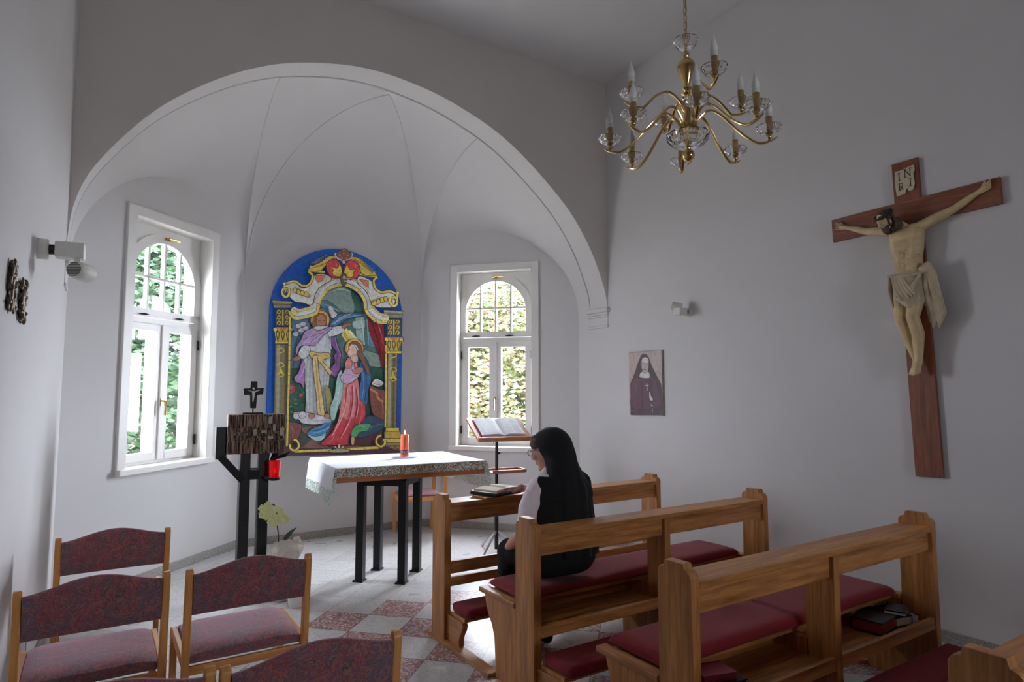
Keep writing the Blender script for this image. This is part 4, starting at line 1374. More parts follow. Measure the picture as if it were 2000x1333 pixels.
# arms
EL, WLt = n_(-.212, .015, .735), n_(-.200, .215, .600)
ER, WRt = n_(.205, .26, .83), n_(.105, .49, .888)
b.chain([SL_ + Vector((.01, 0, -.03)), (SL_ + EL) / 2 + Vector((-.012, 0, 0)), EL, (EL + WLt) / 2 + Vector((-.005, .01, -.005)), WLt], [.050, .047, .040, .037, .026])
b.chain([SR_, (SR_ + ER) / 2, ER, (ER + WRt) / 2, WRt], [.050, .046, .038, .034, .025])
def hand(b, wrist, fwd_, palm_n, side, curl=.4, spread=.06):
    wrist = Vector(wrist); f = Vector(fwd_).normalized(); pn = Vector(palm_n).normalized(); s = f.cross(pn).normalized() * side
    pn = s.cross(f) * side
    pc = wrist + f * .045
    b.cap(wrist, .024, wrist + f * .03, .026)
    for k_, (o, L_) in enumerate(((-.030, .066), (-.010, .075), (.010, .070), (.029, .056))):
        base = wrist + f * .082 + s * o
        b.cap(wrist + f * .02 + s * o * .55, .015, base, .0105)
        d = (f + s * o * 1.6).normalized()
        p0 = base
        for sgm, (fr_, rad) in enumerate(((.45, .0088), (.32, .0080), (.23, .0070))):
            c_ = curl * (sgm + .6)
            dd = (d * math.cos(c_) + pn * math.sin(c_))
            p1 = p0 + dd * L_ * fr_
            b.cap(p0, rad + .0008, p1, rad); p0 = p1
    t0 = wrist + f * .025 - s * .020
    t1 = t0 + (f * .7 - s * .75 + pn * .3).normalized() * .038
    t2 = t1 + (f * .95 - s * .2 + pn * .25).normalized() * .030
    b.cap(t0, .014, t1, .0105); b.cap(t1, .0105, t2, .0085)
hand(b, WLt, (.35, .80, -.12), (.1, 0, -1), 1, .25)
hand(b, WRt, (-.80, .50, .04), (0, 0, -1), -1, .22)
body = b.organic('body', 'skin', root, voxel=.0052, smooth=3)
# eyes
for sx in (-1, 1):
    MB().ell(h_(sx * .030, .083, .014), (.011, .008, .007), 12, 8, HM).build('eye', 'pages_white', body, smooth='all')
    MB().ell(h_(sx * .030, .089, .013), .0042, 10, 8).build('pupil', 'ink', body, smooth='all')
# hair at the temples
b = MB()
for sx in (-1, 1):
    b.ell(h_(sx * .064, .034, .052), (.016, .040, .034), 12, 8, HM)
b.ell(h_(0, .050, .082), (.064, .036, .028), 16, 10, HM)
b.organic('hair', 'hair_grey', root, voxel=.005, smooth=2)
# glasses
b = MB()
for sx in (-1, 1):
    c = h_(sx * .034, .104, .012)
    b.tube([c + hs * .025 * math.cos(a * PI / 8) + hu * .018 * math.sin(a * PI / 8) for a in range(16)], .0020, 6, closed=True)
    b.tube([h_(sx * .059, .102, .018), h_(sx * .074, .05, .016), h_(sx * .078, -.01, .008)], .0022, 6)
b.tube([h_(-.010, .106, .014), h_(0, .110, .017), h_(.010, .106, .014)], .0020, 6)
b.build('glasses', 'glasses', root, smooth='all', merge=0)
# blouse: collar and sleeves
b = MB()
b.chain([SL_ + Vector((.02, 0, .0)), (SL_ + EL) / 2 + Vector((-.012, 0, 0)), EL + Vector((.0, -.005, .005))], [.062, .062, .056], 18)
b.chain([SR_ + Vector((-.02, 0, 0)), (SR_ + ER) / 2, ER.lerp(SR_, .12)], [.060, .060, .056], 18)
b.cap(n_(-.030, .045, 1.022), .056, n_(0, -.0, .985), .095)
b.cap(n_(-.10, .0, 1.0), .055, n_(.10, 0, 1.0), .055)
def fold(co):
    n0 = mnoise.noise(co * 14) * .006 + mnoise.noise(co * 34) * .002
    return co + Vector((n0, n0 * .6, 0))
b.organic('blouse', 'blouse', root, voxel=.007, smooth=3, extra=fold)
# sleeveless vest and skirt
b = MB()
b.cap(n_(-.122, -.014, .982), .058, n_(.135, -.02, .975), .076)
b.cap(n_(-.06, -.01, .92), .118, n_(.085, -.02, .92), .124)
b.cap(n_(-.065, -.02, .82), .125, n_(.075, -.025, .82), .130)
b.cap(n_(-.06, -.02, .70), .125, n_(.07, -.02, .70), .130)
b.cap(n_(-.07, -.0, .62), .13, n_(.085, -.0, .62), .135)
b.ell(n_(0, .07, .86), (.15, .10, .13), 18, 12)
b.organic('vest', 'dress_black', root, voxel=.008, smooth=4, extra=fold)
b = MB()
b.cap(n_(-.085, -.02, .60), .125, n_(.095, -.02, .60), .130)
for sx, kx in ((-1, -.165), (1, .12)):
    b.cap(n_(sx * .095, .0, .590), .095, n_(kx, .245, .575), .080)
    b.cap(n_(kx, .245, .575), .078, n_(kx, .255, .30), .066)
b.cap(n_(-.02, .02, .60), .10, n_(0, .24, .57), .080)
b.cap(n_(0, .25, .54), .078, n_(0, .255, .32), .064)
def seatflat(co):
    co = fold(co)
    if co.y < 3.17 and co.z < .487: co.z = .487 + (co.z - .487) * .04
    if co.y < 3.17 and co.z > .40 and co.z < .6: co.z = max(co.z, .484)
    return co
b.organic('skirt', 'dress_black', root, voxel=.009, smooth=4, extra=seatflat)
b = MB()
for sx in (-.11, .09):
    b.cap(n_(sx, .255, .32), .045, n_(sx, .245, .08), .030)
b.organic('stockings', 'dress_black', root, voxel=.007, smooth=2)
for sx in (-.11, .09):
    b = MB(); b.cap(n_(sx, .235, .04), .034, n_(sx, .39, .032), .028); b.ell(n_(sx, .235, .05), (.036, .04, .045))
    b.organic('shoe', 'shoe', root, voxel=.006, smooth=2, extra=lambda co: Vector((co.x, co.y, max(co.z, .002))))
# veil: cap over the head, falling down the back in folds
b = MB(); rows = []
N = 56
levels = []
def ring(c, rx, ry, ux, uy, a0, a1, z_dir=None, fold_amp=0, k_=9, dz=0):
    out = []
    for i in range(N + 1):
        a = a0 + (a1 - a0) * i / N
        f = 1 + fold_amp * math.sin(a * k_ + dz) + .5 * fold_amp * math.sin(a * (k_ * 1.7) + 1.3 * dz)
        out.append(c + ux * rx * math.cos(a) * f + uy * ry * math.sin(a) * f)
    return out
# over the skull: slices from crown down, opening at the face (a from 0..360 with gap forward)
gap = R(78)
for i in range(9):
    t = i / 8
    zz = .128 - .128 * t ** 1.0
    rr = math.sqrt(max(0.0, 1 - ((zz - .0) / .1285) ** 2))
    g = gap * min(1, .25 + t * .9)
    c = h_(.004, -.026, zz - .0)
    rows.append(ring(c, .100 * rr + .001, .128 * rr + .001, hs, hl, PI / 2 + g, PI / 2 + 2 * PI - g))
# neck level and down the back
X_, Y_ = Vector((1, 0, 0)), Vector((0, 1, 0))
spec = [ (h_(.006, -.036, -.045), .104, .124, 88, .015), (n_(.022, .025, 1.075), .116, .118, 100, .02), (n_(.028, -.005, 1.02), .128, .122, 104, .03),
        (n_(.032, -.035, .965), .144, .116, 106, .045), (n_(.03, -.045, .90), .148, .117, 106, .035), (n_(.03, -.05, .82), .155, .118, 108, .04),
        (n_(.036, -.052, .74), .162, .122, 108, .045), (n_(.04, -.055, .66), .166, .126, 108, .05), (n_(.042, -.055, .60), .168, .128, 108, .05)]
for i, (c, rx, ry, g, fa) in enumerate(spec):
    mixu = min(1, (i + 1) / 3)
    ux = (hs * (1 - mixu) + X_ * mixu).normalized(); uy = (hl * (1 - mixu) + Y_ * mixu).normalized()
    rows.append(ring(c, rx, ry, ux, uy, PI / 2 + R(g), PI / 2 + 2 * PI - R(g), fold_amp=fa, dz=i * .25))
sm = [rows[0]]
for r0, r1 in zip(rows, rows[1:]):
    for kk in (1, 2, 3): sm.append([p.lerp(q_, kk / 3) for p, q_ in zip(r0, r1)])
b.grid(sm)
b.add([rows[0][0]] + rows[0], [tuple(range(1, N + 2))])
o = b.build('veil', 'veil_black', root, smooth='all', merge=1e-4)
md = o.modifiers.new('thickness', 'SOLIDIFY'); md.thickness = .004; md.offset = 1
md = o.modifiers.new('soft', 'SMOOTH'); md.factor = .5; md.iterations = 3

# ------------------------------------------------------------ crucifix on the right wall
CT = R(1.45)
CY, CZ = 1.972, 2.3
def K(u, z, n):     # u to the viewer's right, z above floor, n out from the wall
    du, dz = u, z - CZ
    return Vector((XR - n, CY - (du * math.cos(CT) - dz * math.sin(CT)), CZ + dz * math.cos(CT) + du * math.sin(CT)))
root = thing('crucifix', 'large dark wooden crucifix with painted carved figure on the right wall', 'crucifix', K(0, 2.0, 0))
b = MB(); b.prism([(-.079, .98), (.079, .98), (.079, 3.0), (-.079, 3.0)], K, .004, .026)
b.build('upright_beam', 'cross_wood_z', root, bevel=.002)
b = MB(); b.prism([(-.505, 2.575), (.505, 2.575), (.505, 2.735), (-.505, 2.735)], K, .006, .030)
b.build('cross_beam', 'cross_wood_y', root, bevel=.002)
b = MB(); pl = [(-.055, 2.775), (-.062, 2.86), (-.057, 2.945), (-.03, 2.94), (.03, 2.952), (.06, 2.955), (.062, 2.92), (.052, 2.90), (.056, 2.83), (.045, 2.795), (.02, 2.79), (.008, 2.815), (-.005, 2.782)]
b.prism(pl, K, .030, .038)
plq = b.build('title_plaque', 'plaque', root, bevel=.001)
b = MB()
def st(pts, w_=.0055):
    for p, q_ in zip(pts, pts[1:]): b.bar(K(p[0], p[1], .0392), K(q_[0], q_[1], .0392), w_, .002, up=(1, 0, 0))
def serif(u, z, w_=.009): st([(u - w_, z), (u + w_, z)], .003)
st([(-.032, 2.875), (-.032, 2.925)]); serif(-.032, 2.875); serif(-.032, 2.925)
st([(.004, 2.885), (.004, 2.94)], .004); st([(.004, 2.938), (.036, 2.888)]); st([(.036, 2.885), (.036, 2.94)], .004); serif(.004, 2.885); serif(.004, 2.94); serif(.036, 2.94)
st([(-.034, 2.81), (-.034, 2.858)]); st([(-.034, 2.857), (-.018, 2.855), (-.013, 2.845), (-.018, 2.834), (-.034, 2.832)], .004); st([(-.024, 2.832), (-.012, 2.81)]); serif(-.034, 2.81)
st([(.033, 2.822), (.033, 2.868)]); serif(.033, 2.822); serif(.033, 2.868)
b.build('inri_letters', 'ink', root, merge=0)
# carved body
b = MB()
n0 = .055
sh = 2.535
b.cap(K(-.078, sh, n0 + .01), .034, K(.078, sh, n0 + .01), .034)
b.cap(K(-.042, 2.49, n0 + .022), .058, K(.042, 2.49, n0 + .022), .058)       # chest
b.cap(K(-.035, 2.42, n0 + .022), .054, K(.035, 2.42, n0 + .022), .054)
b.cap(K(-.022, 2.33, n0 + .015), .050, K(.026, 2.33, n0 + .015), .050)       # belly
b.cap(K(-.034, 2.22, n0 + .018), .054, K(.040, 2.22, n0 + .018), .054)       # hips
for s_ in (-1, 1):
    b.chain([K(s_ * .052, 2.50, n0 + .018), K(s_ * .044, 2.42, n0 + .022), K(s_ * .028, 2.34, n0 + .016), K(s_ * .036, 2.22, n0 + .016)], [.052, .053, .050, .056])
for s_ in (-1, 1):
    b.ell(K(s_ * .045, 2.485, n0 + .062), (.016, .036, .028))                # pectorals
    for i in range(3): b.cap(K(s_ * .030, 2.435 - i * .022, n0 + .067), .0050, K(s_ * .078, 2.415 - i * .027, n0 + .046), .0055)   # ribs
    for i in range(3): b.ell(K(s_ * .014 + .002, 2.37 - i * .035, n0 + .060), (.009, .011, .014))
b.cap(K(-.01, 2.56, n0 + .02), .026, K(-.055, 2.60, n0 + .055), .028)        # neck
LA = [K(-.085, 2.54, n0 + .01), K(-.19, 2.573, n0 - .002), K(-.27, 2.595, n0 - .010), K(-.335, 2.628, n0 - .012), K(-.395, 2.652, n0 - .016)]
RA = [K(.085, 2.54, n0 + .01), K(.19, 2.578, n0 - .002), K(.27, 2.605, n0 - .010), K(.335, 2.640, n0 - .012), K(.40, 2.672, n0 - .016)]
for A_ in (LA, RA):
    b.chain(A_, [.033, .030, .023, .021, .014])
for s_, A_ in ((-1, LA), (1, RA)):
    wv = A_[-1]; f_ = (A_[-1] - A_[-2]).normalized()
    up2 = Vector((0, 0, 1))
    b.cap(wv, .015, wv + f_ * .035, .018)
    for i, o_ in enumerate((-.018, -.006, .006, .017)):
        p0 = wv + f_ * .045 + up2 * o_; 
        b.cap(wv + f_ * .02 + up2 * o_ * .6, .010, p0, .0068)
        d1 = (f_ + up2 * o_ * 9 + Vector((-.25, 0, 0))).normalized(); p1 = p0 + d1 * .019
        b.cap(p0, .0065, p1, .0058); d2 = (f_ * .6 + up2 * o_ * 8 + Vector((-.8, 0, 0))).normalized(); b.cap(p1, .0058, p1 + d2 * .016, .0048)
    b.cap(wv + f_ * .015 + up2 * .008, .009, wv + f_ * .04 + up2 * .032 + Vector((-.01, 0, 0)), .006)
# legs, slightly bent, crossed at the feet
KL, KR = K(-.045, 1.955, n0 + .075), K(.030, 1.965, n0 + .085)
AL_, AR_ = K(.004, 1.70, n0 + .020), K(.028, 1.695, n0 + .045)
b.chain([K(-.040, 2.19, n0 + .02), K(-.048, 2.07, n0 + .05), KL], [.056, .048, .036]); b.chain([KL, K(-.030, 1.86, n0 + .045), AL_], [.036, .035, .020])
b.chain([K(.042, 2.19, n0 + .02), K(.040, 2.07, n0 + .055), KR], [.056, .049, .037]); b.chain([KR, K(.040, 1.86, n0 + .055), AR_], [.037, .036, .021])
for a_, t_ in ((AL_, K(-.006, 1.612, n0 + .050)), (AR_, K(.012, 1.608, n0 + .068))):
    b.cap(a_, .022, t_.lerp(a_, .25), .020)
    for i in range(5):
        o_ = Vector((0, (i - 2) * -.0115, 0))
        b.cap(t_.lerp(a_, .35) + o_ * .6, .012, t_ + o_ + Vector((0, 0, .004 * abs(i - 1))), .0062)
# head bowed towards his right shoulder (viewer's left)
HH = K(-.085, 2.615, n0 + .095)
gd = (Vector((-1, 0, 0)) * .72 + Vector((0, 1, 0)) * .34 + Vector((0, 0, -1)) * .60).normalized()
gs = gd.cross(Vector((0, 0, 1))).normalized(); gu = gs.cross(gd).normalized()
GM = Matrix((gs, gd, gu)).transposed()
def g_(x, y, z): return HH + gs * x + gd * y + gu * z
b.ell(HH, (.040, .050, .055), 18, 12, GM)
b.ell(g_(0, .018, -.025), (.031, .030, .040), 14, 10, GM)
b.cap(g_(0, .050, .012), .0065, g_(0, .062, -.014), .0085); b.ell(g_(0, .044, .020), (.028, .009, .006), 10, 8, GM)
for s_ in (-1, 1):
    b.ell(g_(s_ * .022, .036, -.012), (.012, .012, .012), 10, 8, GM); b.ell(g_(s_ * .017, .043, .006), (.009, .006, .005), 8, 6, GM)
b.ell(g_(0, .045, -.030), (.014, .007, .005), 8, 6, GM)
b.organic('carved_body', 'corpus', root, voxel=.0028, smooth=2)
b = MB()
b.ell(g_(0, -.012, .012), (.047, .050, .052), 16, 10, GM)
for i in range(9):     # locks falling to the shoulder
    a = (i - 4) / 4
    p0 = g_(a * .045, -.02, .01); p1 = g_(a * .052, -.015, -.045) ; p2 = p1 + Vector((.0, -a * .012 if a > 0 else 0, -.04 - .01 * (i % 3)))
    b.chain([p0, p1, p2], [.012, .011, .006], 8)
b.chain([g_(.04, -.02, 0), K(-.015, 2.60, n0 + .07), K(.0, 2.56, n0 + .07), K(-.012, 2.53, n0 + .085)], [.014, .014, .012, .006], 8)
for s_ in (-.6, -.2, .2, .6): b.chain([g_(s_ * .030, .034, -.040), g_(s_ * .022, .044, -.066), g_(s_ * .010, .044, -.088)], [.012, .011, .005], 8)
for s_ in (-1, 1): b.chain([g_(s_ * .034, .012, .01), g_(s_ * .031, .022, -.04)], [.008, .009], 8)
b.organic('hair_and_beard', 'hair_dark', root, voxel=.003, smooth=1)
b = MB()
for kk in range(3):
    pts = []
    for i in range(40):
        a = 2 * PI * i / 40
        w_ = .004 * math.sin(a * 7 + kk * 2.1)
        pts.append(g_((.049 + w_) * math.cos(a), -.008 + (.056 + w_) * math.sin(a), .024 + .008 * math.cos(a * 7 + kk * 2.1) + .004 * kk))
    b.tube(pts, .0042, 6, closed=True)
rnd = random.Random(2)
for i in range(22):
    a = rnd.uniform(0, 2 * PI); p = g_(.05 * math.cos(a), -.008 + .057 * math.sin(a), .028)
    b.tube([p, p + (gs * math.cos(a) + gd * math.sin(a) + gu * rnd.uniform(-.6, .9)) * .018], [.002, .0004], 5)
b.build('crown_of_thorns', 'thorn', root, smooth='all', merge=0)
# loincloth with folds, knotted at his left side
b = MB(); rows = []
NN = 60
for lv_, (z, rx, rn) in enumerate(((2.258, .098, .066), (2.242, .101, .070), (2.20, .104, .078), (2.15, .104, .088), (2.11, .101, .100), (2.075, .096, .106), (2.06, .090, .102))):
    row = []
    for i in range(NN + 1):
        a = 2 * PI * i / NN
        amp = .012 * lv_ / 6 + .002
        f = 1 + amp * 6 * .35 * math.sin(a * 13 + lv_ * .5) + .05 * math.sin(a * 7 - lv_ * .4) * (lv_ / 6)
        dz = (.018 * math.sin(a * 3 + 1) + .03 * math.cos(a * 1.0 + 2.6)) * (lv_ / 6)
        row.append(K(rx * f * math.cos(a) + .003, z + dz + (.010 * math.cos(a) if lv_ < 2 else 0), max(.034, n0 + .018 + rn * f * math.sin(a))))
    rows.append(row)
b.grid(rows)
b.build('loincloth_wrap', 'loincloth', root, smooth='all', merge=1e-4)
b = MB()
kx, kz_ = .118, 2.235
b.ell(K(kx - .01, kz_ + .02, n0 + .055), (.030, .034, .030), 14, 10)
b.chain([K(kx - .03, kz_ + .03, n0 + .06), K(kx + .01, kz_ + .05, n0 + .06), K(kx + .03, kz_ + .01, n0 + .05)], [.014, .016, .014], 10)
for i in range(7):
    u0 = kx - .03 + i * .011
    b.chain([K(u0, kz_, n0 + .05), K(u0 + .012, 2.12, n0 + .052 + .01 * math.sin(i * 1.9)), K(u0 + .015 + .003 * i, 2.0 - .012 * ((i * 3) % 4), n0 + .035), K(u0 + .017, 1.93 - .02 * ((i * 2) % 3), n0 + .03)], [.013, .014, .013, .006], 8)
for i in range(5):
    b.chain([K(-.094 - .003 * i, 2.245, n0 + .025 + .006 * i), K(-.100 + .003 * (i % 2), 2.15, n0 + .025 + .014 * i), K(-.094 + .004 * i, 2.07 - .008 * ((i * 2) % 5), n0 + .025 + .016 * i)], [.012, .013, .007], 8)
b.chain([K(-.11, 2.25, n0 + .05), K(-.03, 2.235, n0 + .085), K(.04, 2.225, n0 + .088), K(.11, 2.245, n0 + .06)], [.012, .010, .010, .013], 8)
for i in range(6):      # folds sweeping down from the knot
    b.chain([K(.088, 2.232 - .004 * i, n0 + .078), K(.060 - i * .014, 2.165 - .008 * i, n0 + .098), K(.045 - i * .018, 2.085 + .003 * i, n0 + .112)], [.007, .008, .005], 8)
for i in range(5):      # diagonal front folds
    b.chain([K(-.075 + i * .014, 2.238, n0 + .084), K(-.055 + i * .022, 2.15, n0 + .102), K(-.01 + i * .020, 2.075 + .006 * i, n0 + .120)], [.008, .010, .006], 8)
b.organic('loincloth_knot', 'loincloth', root, voxel=.0032, smooth=1)

# ------------------------------------------------------------ chandelier
CC = Vector((2.332, 2.033, 0))
root = thing('chandelier', 'twelve-candle brass chandelier with crystal drip cups hanging from the ceiling', 'chandelier', (CC.x, CC.y, 2.6))
def Cz(z): return CC + Vector((0, 0, z))
b = MB()
zs = 3.155
b.lathe([(0, 3.16), (.010, 3.158), (.012, 3.15), (.017, 3.14), (.012, 3.128), (.010, 3.122), (.020, 3.115), (.037, 3.10), (.043, 3.08), (.041, 3.06), (.032, 3.03), (.020, 3.00), (.013, 2.985), (.012, 2.975), (.022, 2.972), (.024, 2.966), (.012, 2.955), (.010, 2.947), (.026, 2.94), (.010, 2.93)], CC, 32)
b.build('vase_stem', 'brass', root, smooth=True, angle=50)
b = MB(); b.lathe([(0, 2.935), (.012, 2.932), (.028, 2.915), (.034, 2.90), (.034, 2.875), (.028, 2.86), (.016, 2.845), (.016, 2.80), (.036, 2.795), (.042, 2.785), (.042, 2.755), (.036, 2.745), (.014, 2.74), (.012, 2.66)], CC, 32)
b.build('arm_hub', 'brass', root, smooth=True, angle=50)
b = MB(); b.ell(Cz(2.636), .030, 24, 16); b.tube([Cz(2.665), Cz(2.66)], .014, 16); b.ell(Cz(2.602), .008, 12, 8); b.build('bottom_ball', 'brass', root, smooth=True)
def crystal_cup(name, c, r, h, parent, petals=8, t=.004):
    b = MB()
    wb_ = lambda a, i: 1 + (.07 if i in (2, 3, 4) else (-.03 if i in (5, 6, 7) else 0)) * abs(math.cos(a * petals / 2))
    prof = [(.006, -.002), (r * .40, .0), (r * .74, h * .25), (r * .95, h * .62), (r, h * .98), (r * .90, h), (r * .74, h * .64), (r * .50, h * .34), (r * .20, h * .26), (.006, h * .25)]
    b.lathe(prof, c, petals * 4, wob=wb_)
    return b.build(name, 'crystal', parent, smooth=False, merge=1e-6)
crystal_cup('crystal_bowl', Cz(2.672), .098, .066, root, 12, .01)
crystal_cup('top_crystal_cup', Cz(3.165), .056, .05, root, 8, .008)
b = MB()
z = 3.175
b.tube([Cz(3.15), Cz(3.19)], .006, 8)
k_ = 0
z = 3.205
while z < 4.66:
    pts = []
    d = Vector((1, 0, 0)) if k_ % 2 else Vector((0, 1, 0))
    for i in range(12):
        a = 2 * PI * i / 12
        pts.append(Cz(z) + d * .009 * math.cos(a) + Vector((0, 0, .017 * math.sin(a) + (.007 if math.sin(a) > 0 else -.007))))
    b.tube(pts, .0022, 6, closed=True)
    z += .040; k_ += 1
b.build('chain', 'brass', root, smooth='all', merge=0)
b = MB(); b.tube([Cz(3.18) + Vector((.006 * math.sin(i * .9), .006 * math.cos(i * .7), i * .05)) for i in range(31)], .0022, 6)
b.build('cable', 'brass_sleeve', root, smooth='all')
b = MB(); b.lathe([(0, 4.64), (.02, 4.65), (.05, 4.70), (.055, 4.74)], CC, 24); b.build('ceiling_rose', 'brass', root, smooth=True)
def arm_unit(ang, Rr, zc, zroot, hump):
    d = Vector((math.cos(ang), math.sin(ang), 0))
    def q_(r, z): return CC + d * r + Vector((0, 0, z))
    zb = zc - .030
    ctrl = [q_(.030, zroot), q_(.055, zroot + hump * .55), q_(.10, zroot + hump), q_(.155, zroot + hump * .62), q_(.155 + (Rr - .155) * .45, (zroot + zb) / 2 - .01), q_(Rr - .05, zb - .012), q_(Rr, zb - .006), q_(Rr + .035, zb + .012)]
    b = MB(); pts = catmull(ctrl, 7)
    n = len(pts)
    b.tube(pts, [.0082 if i < n - 10 else .0082 - .004 * (i - (n - 10)) / 10 for i in range(n)], 8, flat=.75)
    a = b.build('arm', 'brass', root, smooth=True)
    b = MB(); b.ell(q_(Rr, zc - .014), .0125, 14, 10); b.tube([q_(Rr, zb - .006), q_(Rr, zc + .004)], .005, 8); b.build('brass_bead', 'brass', a, smooth=True)
    crystal_cup('drip_cup', q_(Rr, zc), .055, .036, a, 8, .008)
    b = MB(); b.lathe([(0, 0), (.015, 0), (.015, .08), (.0, .08)], q_(Rr, zc + .003), 18); b.build('candle_sleeve', 'brass_sleeve', a, smooth=True)
    b = MB(); b.lathe([(0, 0), (.016, 0), (.0172, .006), (.0172, .02), (.012, .024), (0, .024)], q_(Rr, zc + .082), 18); b.build('bulb_collar', 'lamp_white', a, smooth=True)
    b = MB(); b.lathe([(.0135, 0), (.0172, .012), (.0165, .024), (.0115, .044), (.0058, .06), (.0018, .08), (0, .085)], q_(Rr, zc + .104), 18); b.build('flame_bulb', 'bulb', a, smooth=True)
for i in range(8): arm_unit(.821 - i * PI / 4, .37, 2.715, 2.775, .075)
for i in range(4): arm_unit(1.154 - i * PI / 2, .28, 2.896, 2.888, .055)

# ------------------------------------------------------------ wall spotlights
def spotlight(label, p, out, aim, hoff, k=1.0):
    """p on the wall, out = wall normal, aim = direction the lamp looks, hoff = head centre from the wall mount"""
    root = thing('wall_spotlight', label, 'spotlight', p, 'white adjustable wall spotlights')
    p = Vector(p); out = Vector(out).normalized(); up = Vector((0, 0, 1)); s = out.cross(up).normalized(); aim = Vector(aim).normalized()
    MB().lathe([(0, 0), (.052 * k, 0), (.052 * k, .040 * k), (.046 * k, .046 * k), (0, .046 * k)], p, 28, axis=out).build('wall_mount', 'lamp_white', root, smooth=True)
    b = MB(); b.tube([p + out * .04 * k, p + out * .075 * k], .026 * k, 16); b.build('swivel', 'gunmetal', root, smooth=True)
    c = p + out * .135 * k
    b = MB(); b.obox(c, out, up, s, .062 * k, .040 * k, .045 * k); b.build('transformer_box', 'lamp_white', root, bevel=.006)
    hc = p + Vector(hoff)
    b = MB(); u_, v_ = frame_of(aim)
    b.lathe([(r_ * k, z_ * k) for r_, z_ in ((0, -.055), (.038, -.055), (.044, -.045), (.046, .0), (.046, .055), (.043, .055), (.040, .04), (0, .04))], hc, 30, axis=aim)
    hd = b.build('lamp_head', 'lamp_white', root, smooth=True)
    b = MB()
    sd = aim.cross(up).normalized(); vu = sd.cross(aim)
    for i in range(9):
        o_ = (-.032 + i * .008) * k; w_ = math.sqrt(max(0, (.037 * k) ** 2 - o_ ** 2))
        b.obox(hc - aim * .056 * k + vu * o_, sd, vu, aim, w_, .0018, .0015)
    b.build('vent_slots', 'grille_dark', hd)
    b = MB(); b.bar(c + out * .03 * k, hc.lerp(c, .25), .025 * k, .045 * k, up=s); b.build('hinge_arm', 'lamp_white', root, bevel=.003)
spotlight('white adjustable spotlight on the left wall by the arch springing', (left_x(3.95), 3.95, 2.225), (1, -.08, 0), (.55, .83, -.05), (.185, -.03, -.105))
spotlight('white adjustable spotlight high on the right wall above the portrait', (XR, 3.83, 2.205), (-1, 0, 0), (-.66, .60, .20), (-.120, .035, .050), .8)

# bronze reliefs on the left wall
def relief(label, y, z, h, w_, seed):
    x = left_x(y)
    root = thing('bronze_relief', label, 'relief', (x, y, z), 'bronze wall reliefs')
    rnd = random.Random(seed)
    b = MB()
    for i in range(70):
        t = rnd.random(); zz = z - h / 2 + h * t; yy = y + rnd.uniform(-.5, .5) * w_ * (1 - .3 * abs(t - .5))
        b.ell((left_x(yy) + .006 + rnd.uniform(0, .014), yy, zz), (rnd.uniform(.005, .010), rnd.uniform(.006, .016), rnd.uniform(.008, .026)), 8, 6)
    b.cap((x + .008, y, z - h / 2 + .02), .010, (x + .010, y, z + h / 2 - .05), .013); b.ell((x + .018, y + .01, z + h / 2 - .015), .013)
    b.ell((x + .018, y - .02, z + h / 2 - .04), .011)
    b.bar((x + .012, y - w_ * .7, z - h * .34), (x + .014, y + w_ * .6, z - h * .30), .012, .012)
    b.organic('cast_figures', 'bronze_relief', root, voxel=.0022, smooth=0)
relief('dark bronze relief of standing figures on the left wall, nearer the photo edge', 3.34, 1.94, .20, .09, 4)
relief('smaller dark bronze relief on the left wall, right of the other one', 3.58, 1.915, .175, .10, 9)

